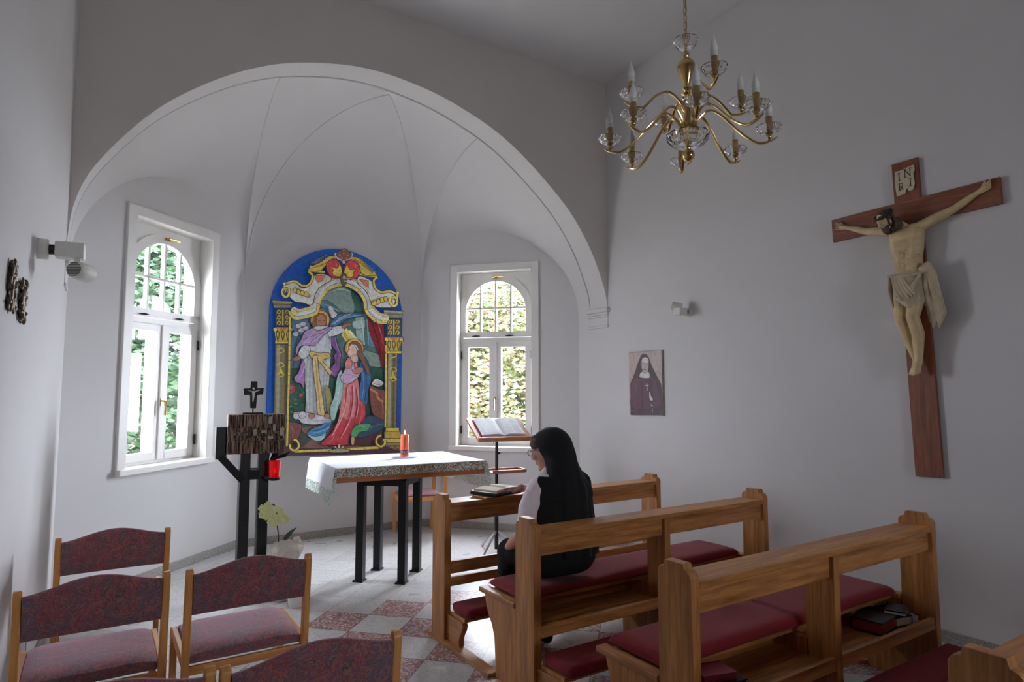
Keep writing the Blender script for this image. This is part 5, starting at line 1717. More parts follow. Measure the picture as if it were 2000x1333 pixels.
# ------------------------------------------------------------ flat painted work: outlines traced onto the panel's own plane
FLATS = {}
def colmat(rgb, rough=.45):
    key = 'paint_%d_%d_%d' % tuple(rgb)
    if key not in MATS:
        m, nt, b = base_mat(key)
        n = noise_tex(nt, coord(nt), 28, 4, .6)
        c = lin(rgb)
        r = ramp(nt, n.outputs['Fac'], [(.3, tuple(max(0, x * .78) for x in c[:3])), (.7, tuple(min(1, x * 1.2) for x in c[:3]))])
        nt.links.new(r.outputs[0], b.inputs['Base Color']); b.inputs['Roughness'].default_value = rough
    return key
class Picture:
    gain = 1
    lw = 1
    def __init__(s, to3, normal, step=.00035):
        s.to3 = to3; s.n = Vector(normal); s.b = MB(); s.mats = []; s.k = 1; s.step = step
    def mi(s, rgb):
        g = s.gain
        if g != 1: rgb = tuple(int(min(250, round(255 * (c / 255) ** g))) for c in rgb)
        m = colmat(rgb)
        if m not in s.mats: s.mats.append(m)
        return s.mats.index(m)
    def place(s, pts):
        return [s.to3(*p) + s.n * s.step * s.k for p in pts]
    def fill(s, pts, rgb, soft=True, line=0, lrgb=(24, 20, 18), per=4):
        if soft: pts = [(p.x, p.y) for p in catmull([(q[0], q[1], 0) for q in pts], per, closed=True)]
        s.k += 1
        P = s.place(pts)
        # ear-clip through bmesh so concave shapes fill properly
        from mathutils.geometry import tessellate_polygon
        tris = tessellate_polygon([[Vector((p[0], p[1], 0)) for p in pts]])
        s.b.add(P, [tuple(t) for t in tris], s.mi(rgb))
        if line: s.line(pts + [pts[0]], line, lrgb, False)
    def line(s, pts, w_, rgb=(24, 20, 18), soft=True, per=5):
        if soft: pts = [(p.x, p.y) for p in catmull([(q[0], q[1], 0) for q in pts], per)]
        s.k += 1
        if rgb in ((24, 20, 18), (34, 28, 20)) and w_ < 8: w_ *= s.lw
        L_, R_ = [], []
        for i, p in enumerate(pts):
            a = pts[max(0, i - 1)]; c = pts[min(len(pts) - 1, i + 1)]
            d = Vector((c[0] - a[0], c[1] - a[1]))
            if d.length < 1e-6: d = Vector((1, 0))
            d.normalize(); nx, ny = -d.y * w_ / 2, d.x * w_ / 2
            L_.append((p[0] + nx, p[1] + ny)); R_.append((p[0] - nx, p[1] - ny))
        s.b.grid([s.place(L_), s.place(R_)], mi=s.mi(rgb))
    def disc(s, x, y, r, rgb, line=0, ry=None):
        s.fill([(x + r * math.cos(2 * PI * i / 20), y + (ry or r) * math.sin(2 * PI * i / 20)) for i in range(20)], rgb, False, line)
    def done(s, name, parent):
        return s.b.build(name, s.mats, parent, merge=0)

YP = YB - .035
root = thing('altarpiece', 'arched stained-glass style painting of an angel and a kneeling woman behind the altar', 'painting', (2.165, YB, .87))
# the panel board with rounded head
pn = [(1.44, .872), (2.885, .872)]
for i in range(33):
    a = PI * i / 32
    pn.append((2.1625 + .7225 * math.cos(a), 2.33 + .72 * math.sin(a)))
b = MB(); b.prism(pn, lambda a, c, d: Vector((a, YB - d, c)), .0015, .033)
b.build('panel_board', colmat((20, 96, 196)), root, bevel=.003)
def p3(cx_, cy_): return at(430 + cx_ / 2.835, 450 + cy_ / 2.835, y=YP)
pic = Picture(p3, (0, -1, 0)); pic.gain = .64; pic.lw = .72
GOLD, DK, OL, OLL, CREAM = (214, 178, 46), (34, 28, 20), (92, 84, 50), (140, 132, 92), (206, 204, 190)
f, l, dsc = pic.fill, pic.line, pic.disc
# scene ground inside the arch
f([(388, 480), (470, 470), (515, 400), (575, 320), (650, 295), (740, 330), (800, 420), (890, 500), (905, 650), (900, 1190), (365, 1205)], (76, 120, 116), False)
f([(385, 485), (500, 480), (540, 520), (520, 700), (470, 765), (378, 765)], (92, 150, 196), False)
f([(505, 455), (520, 402), (570, 405), (630, 440), (610, 470), (560, 480)], (64, 140, 196))
f([(540, 385), (590, 330), (660, 310), (715, 330), (735, 400), (738, 460), (680, 458), (640, 420), (590, 390)], (138, 182, 164), True, 3)
f([(725, 335), (775, 380), (790, 460), (745, 460), (738, 400)], (40, 88, 74), True, 3)
f([(640, 480), (740, 478), (745, 600), (690, 560), (640, 545)], (50, 108, 110), False)
f([(745, 480), (800, 478), (795, 660), (755, 640)], (150, 194, 180), False, 3)
f([(735, 505), (805, 500), (800, 540), (742, 545)], (172, 208, 196), True, 3)
f([(800, 480), (825, 520), (825, 650), (800, 660)], (70, 110, 116), False)
f([(820, 560), (862, 590), (862, 650), (822, 640)], (96, 160, 204), False)
f([(790, 660), (890, 690), (898, 760), (770, 750)], (140, 186, 166), False, 3)
f([(815, 480), (850, 520), (905, 515), (905, 800), (895, 830), (884, 720), (855, 640), (825, 560)], (150, 26, 34), True, 3)
l([(840, 520), (875, 620), (892, 720)], 5, (96, 14, 26)); l([(870, 520), (892, 600), (900, 680)], 5, (186, 52, 52))
f([(378, 765), (560, 765), (900, 762), (900, 1110), (372, 1110)], (38, 92, 62), False, 3)
f([(372, 1095), (900, 1060), (895, 1200), (365, 1210)], (150, 96, 82), False)
f([(440, 1100), (500, 1160), (455, 1200), (372, 1200)], (58, 76, 62), False, 3)
f([(560, 1170), (880, 1100), (885, 1190), (600, 1200)], (92, 50, 62), False, 3)
# rose bush and jar
for x, y, r in ((392, 930, 38), (430, 960, 36), (400, 985, 30), (440, 1000, 26), (420, 900, 28), (385, 1010, 20)): dsc(x, y, r, (30, 80, 60))
rr_ = random.Random(8)
for _ in range(26):
    x, y = rr_.uniform(375, 460), rr_.uniform(870, 1010); f([(x - 10, y), (x, y - 6), (x + 10, y), (x, y + 6)], (60, 124, 92) if _ % 2 else (22, 58, 46))
for x, y, r in ((388, 878, 24), (378, 890, 14), (445, 915, 10), (374, 945, 12)):
    dsc(x, y, r, (208, 40, 56)); dsc(x - r * .2, y - r * .2, r * .5, (228, 88, 96))
f([(370, 1068), (392, 1062), (440, 1072), (448, 1090), (436, 1140), (402, 1182), (372, 1176)], (130, 62, 58), True, 4)
l([(385, 1080), (400, 1110), (395, 1150)], 6, (170, 96, 88))
# angel: wings, halo, head
f([(592, 545), (618, 500), (650, 470), (700, 462), (785, 462), (782, 478), (700, 492), (650, 530), (610, 545)], (44, 92, 140), True, 4)
for i in range(6): l([(612 + i * 12, 520 - i * 8), (700 + i * 8, 488 - i * 3), (776, 470)], 3, (120, 164, 196))
f([(596, 425), (612, 422), (630, 450), (645, 468), (620, 490), (602, 470)], (218, 222, 228), True, 3)
f([(385, 492), (430, 485), (478, 500), (495, 540), (470, 575), (432, 585), (402, 560)], (60, 100, 140), True, 4)
for x, y in ((430, 530), (455, 520), (445, 555), (415, 575), (470, 545)): f([(x - 18, y), (x, y - 12), (x + 16, y - 4), (x + 8, y + 14), (x - 10, y + 12)], (210, 216, 226), True, 2)
l([(430, 590), (418, 640), (408, 710), (400, 760)], 4, (40, 70, 50))
dsc(548, 498, 54, (208, 128, 44), 4); dsc(548, 498, 46, (226, 170, 84))
f([(508, 504), (512, 476), (535, 462), (568, 464), (584, 484), (584, 518), (572, 538), (520, 543), (505, 525)], (122, 66, 34), True, 3)
f([(528, 490), (545, 472), (572, 478), (580, 505), (572, 535), (552, 550), (532, 540)], (172, 98, 56), True, 2)
l([(538, 505), (550, 503)], 3, (60, 30, 20)); l([(562, 504), (573, 503)], 3, (60, 30, 20)); l([(556, 506), (559, 520), (553, 523)], 2, (110, 56, 34)); l([(546, 534), (564, 533)], 3, (130, 50, 40))
# angel robe
f([(500, 545), (600, 535), (612, 600), (606, 700), (598, 850), (585, 960), (572, 1025), (545, 1035), (480, 1030), (465, 1000), (470, 900), (452, 740), (470, 640)], (196, 206, 210), True, 5)
for x0, x1 in ((480, 474), (500, 492), (522, 512), (582, 566), (596, 580)):
    l([(x0, 690), ((x0 + x1) / 2 - 8, 850), (x1, 1010)], 3.5, (146, 158, 168)); l([(x0 + 8, 700), ((x0 + x1) / 2 + 2, 850), (x1 + 10, 1000)], 3, (222, 228, 230))
f([(455, 640), (490, 645), (488, 690), (455, 715), (428, 700), (432, 668)], (198, 210, 212), True, 4)
f([(398, 712), (428, 698), (440, 712), (424, 726), (404, 728)], (140, 78, 50), True, 3)
f([(592, 552), (640, 532), (668, 534), (680, 552), (668, 572), (620, 590), (598, 600)], (206, 216, 216), True, 4)
f([(665, 532), (690, 520), (722, 516), (718, 530), (700, 536), (676, 546)], (140, 78, 50), True, 3)
f([(415, 650), (440, 610), (462, 565), (502, 546), (540, 560), (600, 536), (612, 548), (560, 590), (520, 640), (470, 638), (436, 648), (420, 690), (412, 680)], (150, 116, 168), True, 4)
l([(450, 610), (500, 590), (560, 570)], 4, (104, 70, 130)); l([(470, 625), (520, 610), (575, 560)], 4, (188, 160, 200))
f([(598, 592), (632, 600), (645, 640), (665, 690), (655, 730), (660, 765), (635, 812), (608, 800), (600, 770), (628, 735), (622, 700), (634, 672), (612, 640)], (98, 52, 112), True, 4)
l([(625, 620), (640, 690), (632, 760)], 4, (60, 30, 76))
f([(402, 815), (425, 790), (450, 720), (462, 760), (458, 875), (440, 850), (415, 845)], (150, 92, 164), True, 4)
f([(488, 672), (540, 682), (592, 680), (600, 705), (560, 725), (600, 770), (606, 805), (588, 790), (556, 745), (520, 712), (500, 712)], (206, 162, 70), True, 4)
f([(506, 705), (530, 702), (540, 800), (556, 900), (572, 1020), (560, 1036), (535, 1036), (526, 920), (510, 800)], (214, 176, 98), True, 4)
l([(520, 720), (532, 850), (548, 1010)], 4, (150, 106, 40))
f([(572, 870), (600, 880), (612, 960), (600, 1030), (585, 1000)], (120, 120, 50), True, 3)
# cloud and feet
f([(398, 1012), (425, 1005), (445, 1020), (470, 1008), (600, 1040), (598, 1060), (530, 1076), (450, 1070), (430, 1050), (402, 1042)], (206, 198, 214), True, 4)
dsc(414, 1030, 18, (216, 208, 220), 3); dsc(448, 1022, 20, (216, 208, 220), 3)
for x in (500, 584): f([(x - 16, 1022), (x, 1014), (x + 16, 1026), (x + 10, 1040), (x - 12, 1040)], (160, 100, 60), True, 3)
# light ray and the kneeling woman
f([(662, 580), (690, 545), (752, 604), (700, 640)], (226, 196, 92), False); f([(700, 560), (712, 556), (752, 604), (735, 612)], (240, 222, 150), False); f([(672, 575), (682, 562), (712, 620), (700, 632)], (190, 150, 50), False)
f([(785, 700), (812, 740), (828, 820), (812, 900), (806, 960), (780, 1000), (752, 920), (770, 820), (762, 740)], (26, 78, 140), True, 5)
l([(790, 740), (800, 850), (790, 950)], 5, (12, 40, 90)); l([(778, 760), (786, 860), (776, 930)], 4, (70, 130, 190))
f([(664, 775), (672, 830), (668, 900), (660, 940), (640, 1000), (625, 1050), (604, 1046), (600, 980), (622, 920), (632, 850), (642, 800)], (140, 188, 178), True, 5)
f([(690, 712), (712, 702), (735, 712), (752, 750), (750, 800), (760, 870), (758, 930), (785, 960), (795, 1000), (782, 1060), (735, 1090), (700, 1150), (690, 1190), (600, 1188), (545, 1180), (600, 1130), (640, 1060), (655, 980), (668, 900), (676, 820), (684, 760)], (206, 96, 96), True, 5)
f([(752, 935), (788, 965), (795, 1000), (782, 1062), (730, 1090), (700, 1150), (692, 1188), (600, 1188), (548, 1182), (620, 1110), (660, 1040), (690, 1050), (740, 1030)], (190, 34, 44), True, 3)
for q_ in (((690, 870), (680, 960), (650, 1050), (600, 1140)), ((720, 860), (722, 950), (700, 1050), (650, 1150)), ((742, 880), (748, 960), (735, 1040))):
    l(list(q_), 5, (148, 20, 34)); l([(x + 9, y) for x, y in q_], 5, (236, 150, 140))
f([(676, 780), (700, 712), (728, 720), (736, 770), (770, 775), (762, 800), (720, 845), (678, 850), (654, 820)], (186, 150, 186), True, 4)
f([(692, 715), (712, 705), (722, 730), (715, 760), (690, 770), (682, 745)], (206, 96, 96), True, 3)
f([(724, 775), (752, 762), (780, 765), (778, 784), (752, 796), (730, 794)], (150, 96, 78), True, 3)
dsc(732, 655, 52, (214, 138, 52), 4); dsc(732, 655, 42, (224, 172, 84))
f([(700, 650), (715, 622), (745, 618), (770, 640), (778, 680), (795, 720), (818, 790), (806, 800), (778, 740), (752, 700), (720, 700)], (84, 50, 32), True, 3)
f([(698, 668), (706, 642), (728, 640), (744, 660), (742, 690), (726, 710), (704, 704), (694, 690)], (218, 176, 148), True, 3)
f([(712, 700), (744, 690), (752, 720), (738, 735), (716, 722)], (206, 160, 134), True, 2)
l([(700, 664), (708, 662)], 2.5, (60, 34, 24)); l([(696, 692), (704, 694)], 2.5, (150, 60, 56)); l([(712, 636), (738, 642), (752, 664)], 5, (232, 232, 240))
# blue drapery, cushion, desk, book
f([(470, 1128), (500, 1098), (550, 1078), (605, 1050), (598, 1090), (575, 1120), (560, 1150), (520, 1162), (500, 1150), (480, 1145)], (40, 110, 176), True, 4)
f([(472, 1130), (520, 1140), (575, 1122), (560, 1158), (515, 1164)], (140, 196, 196), True, 3)
l([(500, 1110), (550, 1100), (590, 1075)], 5, (16, 50, 110))
f([(738, 1120), (760, 1080), (810, 1030), (890, 1040), (888, 1100), (830, 1130), (760, 1150)], (26, 46, 70), True, 4)
f([(716, 1110), (745, 1078), (790, 1068), (822, 1076), (800, 1108), (760, 1118), (745, 1140), (718, 1148)], (44, 140, 72), True, 4)
l([(735, 1105), (770, 1090), (805, 1084)], 4, (20, 84, 44)); f([(712, 1148), (732, 1146), (728, 1186), (716, 1184)], (196, 150, 84), True, 3)
f([(818, 868), (858, 880), (900, 900), (900, 1040), (850, 1030), (824, 990)], (96, 44, 34), True, 4)
l([(816, 880), (852, 900), (860, 930), (890, 950)], 10, (206, 100, 46))
f([(826, 852), (850, 822), (892, 846), (868, 868), (846, 862)], (226, 226, 222), True, 3); l([(838, 850), (876, 860)], 3, (60, 60, 60))
# classical columns left and right
def column(x0, x1, top, capt, shaft0, shaft1, yl, side):
    f([(x0 + 8, shaft0), (x1 - 4, shaft0), (x1 - 12, shaft1), (x0 - 2, shaft1)], OL, False, 4)
    xm = x0 + (x1 - x0) * .18
    f([(xm, shaft0), (xm + 18, shaft0), (xm + 10, shaft1), (xm - 6, shaft1)], OLL, False)
    f([(x1 - 28, shaft0), (x1 - 16, shaft0), (x1 - 24, shaft1), (x1 - 36, shaft1)], (60, 54, 34), False)
    for y0 in (shaft0 + 30, shaft0 + 110, shaft0 + 160):
        l([(x0 + 16, y0), (x0 + 40, y0 - 10), (x0 + 56, y0 + 8), (x0 + 30, y0 + 18)], 5, GOLD)
    f([(x0 + 20, shaft0 + 175), (x0 + 36, shaft0 + 120), (x0 + 60, shaft0 + 175), (x0 + 38, shaft0 + 160)], GOLD, False, 2)
column(288, 378, 0, 0, 635, 1200, 0, 0)
column(906, 972, 0, 0, 660, 1095, 0, 0)
for x0, x1, y0 in ((278, 392, 392), (888, 998, 446)):
    f([(x0, y0), (x1, y0 + 6), (x1 - 6, y0 + 24), (x1 - 10, y0 + 44), (x0 + 10, y0 + 44), (x0 + 4, y0 + 22)], (110, 104, 74), False, 4)
    l([(x0 + 4, y0 + 22), (x1 - 6, y0 + 26)], 4, DK, False); l([(x0 + 2, y0 + 8), (x1 - 2, y0 + 14)], 4, (170, 164, 120), False)
    bx0, bx1, yb = x0 + 18, x1 - 16, y0 + 50
    f([(bx0, yb), (bx1, yb), (bx1, yb + 92), (bx0, yb + 92)], (56, 48, 22), False, 3)
    for i in range(3):
        for j in range(2):
            cx_, cy_ = bx0 + 18 + j * (bx1 - bx0 - 36), yb + 16 + i * 30
            l([(cx_ - 10, cy_ + 8), (cx_ - 4, cy_ - 8), (cx_ + 8, cy_ - 6), (cx_ + 6, cy_ + 6), (cx_ - 2, cy_ + 8)], 6, (196, 160, 52))
    l([((bx0 + bx1) / 2, yb + 4), ((bx0 + bx1) / 2, yb + 88)], 7, (214, 190, 90), False)
    y1 = yb + 98
    f([(bx0 - 12, y1), (bx1 + 12, y1), (bx1 + 4, y1 + 30), (bx1 - 6, y1 + 78), (bx0 + 2, y1 + 78), (bx0 - 6, y1 + 30)], (196, 156, 40), False, 4)
    for i in range(3):
        cx_ = bx0 + 12 + i * (bx1 - bx0 - 24) / 2
        l([(cx_, y1 + 74), (cx_ - 8, y1 + 40), (cx_, y1 + 22), (cx_ + 8, y1 + 40), (cx_, y1 + 74)], 6, DK)
    dsc(bx0 - 2, y1 + 14, 12, (230, 196, 70), 4); dsc(bx1 + 2, y1 + 14, 12, (230, 196, 70), 4); f([(bx0 + 16, y1 + 4), (bx1 - 16, y1 + 4), ((bx0 + bx1) / 2, y1 + 24)], (196, 84, 40), False, 2)
    f([(bx0 - 4, y1 + 78), (bx1 + 4, y1 + 78), (bx1 + 2, y1 + 92), (bx0 - 2, y1 + 92)], GOLD, False, 4)
# yellow jointed rods and the base
l([(374, 480), (368, 800), (357, 1190)], 17, DK, False); l([(374, 480), (368, 800), (357, 1190)], 11, GOLD, False)
l([(900, 640), (900, 900), (896, 1090)], 15, DK, False); l([(900, 640), (900, 900), (896, 1090)], 9, GOLD, False)
for t in range(8): l([(362, 560 + t * 82), (380, 560 + t * 82)], 3, DK, False)
for (x0, x1, y0, y1, c) in ((897, 970, 1092, 1112, GOLD), (890, 978, 1112, 1150, (180, 140, 36)), (880, 986, 1150, 1174, GOLD), (876, 988, 1174, 1190, (120, 104, 50)), (888, 988, 1190, 1226, (64, 50, 30))):
    f([(x0, y0), (x1, y0), (x1, y1), (x0, y1)], c, False, 4)
l([(915, 1214), (925, 1198), (940, 1200), (938, 1212)], 4, (140, 120, 70)); l([(950, 1214), (960, 1198), (972, 1200), (970, 1212)], 4, (140, 120, 70))
f([(285, 1200), (372, 1196), (600, 1210), (880, 1186), (985, 1226), (985, 1234), (360, 1246), (285, 1246)], (44, 26, 34), False)
l([(400, 1222), (600, 1214), (860, 1200)], 18, DK, False); l([(400, 1222), (600, 1214), (860, 1200)], 13, (222, 186, 56), False)
for x in (450, 530, 700, 780, 840): l([(x, 1200), (x, 1226)], 3, DK, False)
for cx_, cy_, sg in ((392, 1190, 1), (872, 1168, -1)):
    pts = [(cx_ + sg * 28 * math.cos(a) * (1 - .09 * a), cy_ + 30 * math.sin(a) * (1 - .09 * a)) for a in [(-PI / 2) + i * .42 for i in range(13)]]
    l(pts, 17, DK); l(pts, 11, (224, 190, 62))
for a in (-80, -45, 0, 45, 80):
    x, y = 640 + 42 * math.sin(R(a)), 1212 - 34 * math.cos(R(a))
    f([(640 - 7, 1214), ((640 + x) / 2 - 8, (1214 + y) / 2), (x, y), ((640 + x) / 2 + 8, (1214 + y) / 2 + 2), (647, 1214)], (206, 204, 150), True, 4)
f([(585, 1216), (640, 1206), (695, 1212), (680, 1226), (600, 1228)], (150, 150, 96), True, 4)
# broken pediment: cream moulding with gold edges over the scene
A1 = [(388, 448), (400, 470), (445, 466), (500, 448), (508, 410), (522, 372), (560, 322), (610, 296), (655, 288), (705, 296), (760, 330), (800, 388), (808, 440), (822, 462), (860, 492), (900, 494)]
l(A1, 62, DK); l(A1, 54, CREAM)
off = lambda pts, d: [(p[0], p[1] + d) for p in pts]
def para(pts, d):
    out = []
    for i, p in enumerate(pts):
        a = pts[max(0, i - 1)]; c = pts[min(len(pts) - 1, i + 1)]; v = Vector((c[0] - a[0], c[1] - a[1])).normalized()
        out.append((p[0] - v.y * d, p[1] + v.x * d))
    return out
l(para(A1, 24), 14, (222, 186, 56)); l(para(A1, -22), 10, (200, 176, 80)); l(para(A1, 12), 4, (96, 92, 88)); l(para(A1, 32), 4, DK)
for i in (4, 6, 8, 10, 12):
    p, q_ = para(A1, 30)[i], para(A1, -24)[i]; l([p, q_], 3, DK, False)
for q_, s_ in ((( 395, 452), 1), ((892, 492), -1)):
    pts = [(q_[0] + s_ * 20 * math.cos(a) * (1 - .08 * a), q_[1] + 22 * math.sin(a) * (1 - .08 * a)) for a in [i * .5 for i in range(12)]]
    l(pts, 13, DK); l(pts, 9, (230, 200, 80))
f([(345, 330), (360, 300), (400, 300), (440, 330), (480, 310), (500, 260), (560, 252), (600, 280), (540, 320), (510, 360), (490, 420), (440, 410), (400, 404), (370, 380)], CREAM, True, 5)
f([(750, 262), (800, 280), (826, 300), (840, 340), (880, 350), (925, 350), (950, 380), (935, 430), (890, 436), (840, 430), (810, 400), (790, 350), (740, 300)], CREAM, True, 5)
f([(505, 262), (566, 258), (545, 290), (520, 300)], (200, 84, 54), False, 3); f([(748, 280), (800, 288), (800, 330), (775, 310)], (200, 84, 54), False, 3)
for c_, sg in (((345, 350), 1), ((940, 400), -1)):
    pts = [(c_[0] + sg * 22 * math.cos(a) * (1 - .07 * a), c_[1] + 30 * math.sin(a) * (1 - .07 * a)) for a in [i * .5 - .6 for i in range(13)]]
    l(pts, 18, DK); l(pts, 12, (230, 196, 66))
l([(350, 305), (395, 292), (440, 318), (478, 306), (494, 262), (476, 238), (560, 242)], 16, DK); l([(350, 305), (395, 292), (440, 318), (478, 306), (494, 262), (476, 238), (560, 242)], 10, GOLD)
l([(955, 362), (915, 346), (870, 352), (838, 330), (828, 288), (842, 268), (752, 254)], 16, DK); l([(955, 362), (915, 346), (870, 352), (838, 330), (828, 288), (842, 268), (752, 254)], 10, GOLD)
for x, y, sg in ((385, 345, 1), (905, 392, -1)):
    for i in range(4):
        xx = x + sg * i * 20; yy = y + i * 7
        f([(xx, yy), (xx + sg * 10, yy - 18), (xx + sg * 26, yy - 6), (xx + sg * 30, yy + 12), (xx + sg * 10, yy + 10)], (206, 170, 40), True, 4)
# crest
f([(472, 178), (486, 208), (540, 186), (575, 160), (610, 152), (636, 166), (600, 178), (560, 212), (530, 238), (466, 236), (478, 214)], (196, 160, 44), True, 4)
f([(842, 218), (826, 242), (790, 210), (762, 180), (725, 160), (690, 166), (720, 186), (744, 222), (770, 256), (842, 262), (834, 244)], (196, 160, 44), True, 4)
l([(490, 222), (560, 196), (610, 164)], 4, (90, 70, 20)); l([(824, 250), (780, 214), (720, 170)], 4, (90, 70, 20))
f([(566, 222), (576, 186), (612, 172), (645, 196), (655, 250), (630, 276), (590, 264)], (186, 36, 42), True, 5); f([(752, 240), (742, 198), (706, 176), (672, 196), (662, 250), (690, 284), (732, 274)], (186, 36, 42), True, 5)
f([(592, 214), (626, 222), (640, 200), (654, 240), (648, 268), (612, 262), (600, 244), (608, 234)], (226, 182, 50), True, 3); f([(728, 232), (696, 230), (680, 204), (664, 240), (668, 268), (700, 272), (718, 258), (712, 246)], (226, 182, 50), True, 3)
f([(632, 170), (625, 140), (655, 118), (672, 116), (700, 142), (694, 172), (662, 184)], (110, 66, 44), True, 4)
for x, y in ((640, 150), (662, 140), (684, 152), (650, 168), (676, 168), (662, 122)): dsc(x, y, 8, (206, 84, 50), 2)
for sg in (-1, 1): l([(662 + sg * 12, 180), (662 + sg * 36, 168), (662 + sg * 48, 146), (662 + sg * 40, 140)], 7, (190, 180, 196))
dsc(662, 188, 11, (170, 150, 190), 3)
f([(646, 262), (664, 250), (680, 266), (676, 300), (660, 322), (646, 300)], (70, 60, 40), True, 4); dsc(662, 272, 9, (196, 150, 100), 2)
# finer drapery strokes, feathers, leaves and joints of light
for (x0, y0, x1, y1, x2, y2, w_, c_) in (
    (512, 560, 520, 600, 508, 650, 4, (150, 162, 172)), (560, 560, 566, 610, 560, 665, 4, (150, 162, 172)), (590, 560, 586, 610, 592, 660, 4, (228, 232, 236)),
    (610, 548, 640, 548, 664, 556, 3, (150, 164, 172)), (604, 575, 636, 568, 662, 566, 3, (236, 240, 240)), (440, 655, 462, 668, 480, 690, 3, (150, 162, 172)),
    (436, 640, 470, 600, 505, 560, 4, (186, 152, 200)), (470, 632, 515, 600, 580, 548, 3, (96, 64, 120)), (612, 600, 628, 660, 645, 700, 3, (150, 100, 168)),
    (410, 830, 432, 800, 450, 750, 4, (196, 150, 206)), (500, 690, 540, 700, 590, 694, 3, (150, 108, 36)), (560, 735, 578, 770, 600, 798, 3, (236, 206, 130)),
    (702, 730, 700, 760, 708, 790, 3, (160, 60, 66)), (668, 800, 690, 800, 730, 812, 3, (140, 100, 146)), (672, 835, 700, 830, 740, 812, 3, (222, 196, 222)),
    (668, 930, 650, 1010, 612, 1100, 4, (236, 120, 116)), (700, 900, 690, 1000, 660, 1100, 3, (120, 16, 28)), (756, 950, 760, 1010, 740, 1080, 4, (232, 70, 76)),
    (776, 980, 776, 1030, 760, 1070, 4, (120, 12, 24)), (610, 1120, 600, 1150, 570, 1176, 4, (232, 76, 80)), (720, 1060, 700, 1110, 680, 1170, 4, (120, 12, 24)),
    (640, 830, 632, 900, 616, 1000, 3, (214, 234, 226)), (656, 820, 652, 900, 634, 990, 3, (86, 140, 130)),
    (770, 800, 772, 860, 766, 920, 3, (14, 44, 96)), (490, 1120, 530, 1112, 580, 1090, 4, (110, 176, 222)), (510, 1135, 550, 1130, 590, 1105, 3, (16, 50, 110)),
    (760, 1085, 790, 1080, 814, 1082, 3, (120, 204, 130)), (780, 1110, 830, 1080, 880, 1070, 4, (60, 84, 116)), (770, 1140, 830, 1120, 880, 1090, 3, (14, 26, 44)),
    (440, 1030, 500, 1050, 590, 1050, 4, (168, 156, 186)), (470, 1062, 530, 1066, 580, 1056, 3, (238, 234, 244)), (560, 420, 600, 440, 640, 460, 3, (150, 196, 224)),
    (600, 350, 640, 336, 700, 350, 4, (172, 208, 190)), (700, 380, 712, 420, 714, 450, 4, (96, 146, 130)), (756, 500, 764, 560, 772, 640, 4, (206, 232, 220)),
    (786, 500, 790, 560, 792, 640, 4, (98, 150, 140)), (850, 540, 868, 600, 884, 680, 3, (206, 70, 66)), (830, 500, 862, 590, 888, 690, 3, (84, 10, 22)),
    (700, 470, 640, 492, 606, 530, 3, (150, 196, 224)), (770, 470, 700, 482, 640, 510, 3, (20, 54, 96)), (420, 520, 450, 500, 480, 520, 3, (30, 60, 96)),
    (836, 905, 868, 960, 872, 1020, 5, (140, 74, 56)), (706, 650, 712, 690, 730, 706, 2.5, (170, 120, 100)),
    (520, 460, 530, 450, 556, 452, 3, (160, 96, 56)), (575, 462, 588, 480, 586, 510, 3, (90, 46, 24))):
    l([(x0, y0), (x1, y1), (x2, y2)], w_, c_)
for i in range(8):
    t = i / 7
    l([(480 + 70 * t, 202 - 40 * t), (492 + 70 * t, 192 - 38 * t), (500 + 68 * t, 204 - 34 * t)], 3.5, (110, 84, 20))
    l([(836 - 80 * t, 248 - 66 * t), (822 - 80 * t, 238 - 66 * t), (816 - 78 * t, 252 - 64 * t)], 3.5, (110, 84, 20))
for c_, sg in ((345, 1), (940, -1)):
    yb_ = 300 if sg > 0 else 350
    for i in range(4): f([(c_ - sg * 4 + sg * i * 2, yb_ + 14 * i), (c_ - sg * 20 + sg * i * 3, yb_ + 8 + 14 * i), (c_ - sg * 8, yb_ + 20 + 14 * i)], (232, 200, 74), True, 2)
for (a0_, a1_) in ((0, 3), (4, 7), (8, 11), (12, 15)):
    l(para(A1, 6)[a0_:a1_ + 1], 5, (236, 234, 224)); l(para(A1, -10)[a0_:a1_ + 1], 4, (150, 146, 134))
for x, y in ((640, 160), (612, 196), (598, 240), (716, 200), (738, 236)): l([(x, y), (x + 6, y + 10), (x + 2, y + 22)], 3, (232, 96, 84))
pic.done('painted_glass_scene', root)

# ------------------------------------------------------------ sepia portrait on the right wall
root = thing('portrait', 'sepia portrait of a veiled nun with pendant cross on the right wall', 'picture', (XR, 4.36, 1.59))
XP = XR - .022
MB().box(XR - .0005, 4.145, 1.29, XP, 4.577, 1.893).build('canvas', colmat((150, 138, 128)), root, bevel=.002)
def q3(cx_, cy_): return at(1180 + cx_ / 4.759, 560 + cy_ / 4.759, x=XP)
pic = Picture(q3, (-1, 0, 0)); f, l, dsc = pic.fill, pic.line, pic.disc
f([(228, 625), (530, 592), (545, 1200), (248, 1198)], (176, 160, 154), False)
f([(248, 1100), (544, 1100), (545, 1198), (248, 1197)], (62, 40, 48), False)
f([(362, 625), (395, 630), (418, 665), (440, 730), (490, 830), (530, 905), (540, 1000), (545, 1196), (248, 1194), (244, 905), (290, 790), (318, 700), (340, 645)], (62, 40, 48), False)
f([(300, 850), (340, 860), (450, 850), (500, 950), (500, 1120), (262, 1120), (252, 1000), (262, 905)], (92, 52, 66), True)
f([(400, 860), (450, 850), (466, 1185), (425, 1185)], (72, 46, 56), False)
l([(300, 900), (290, 1050), (310, 1190)], 8, (112, 66, 80)); l([(350, 880), (360, 1050), (350, 1190)], 8, (56, 34, 44))
f([(344, 800), (330, 836), (352, 848), (392, 852), (425, 844), (418, 800), (384, 786)], (206, 202, 202), True)
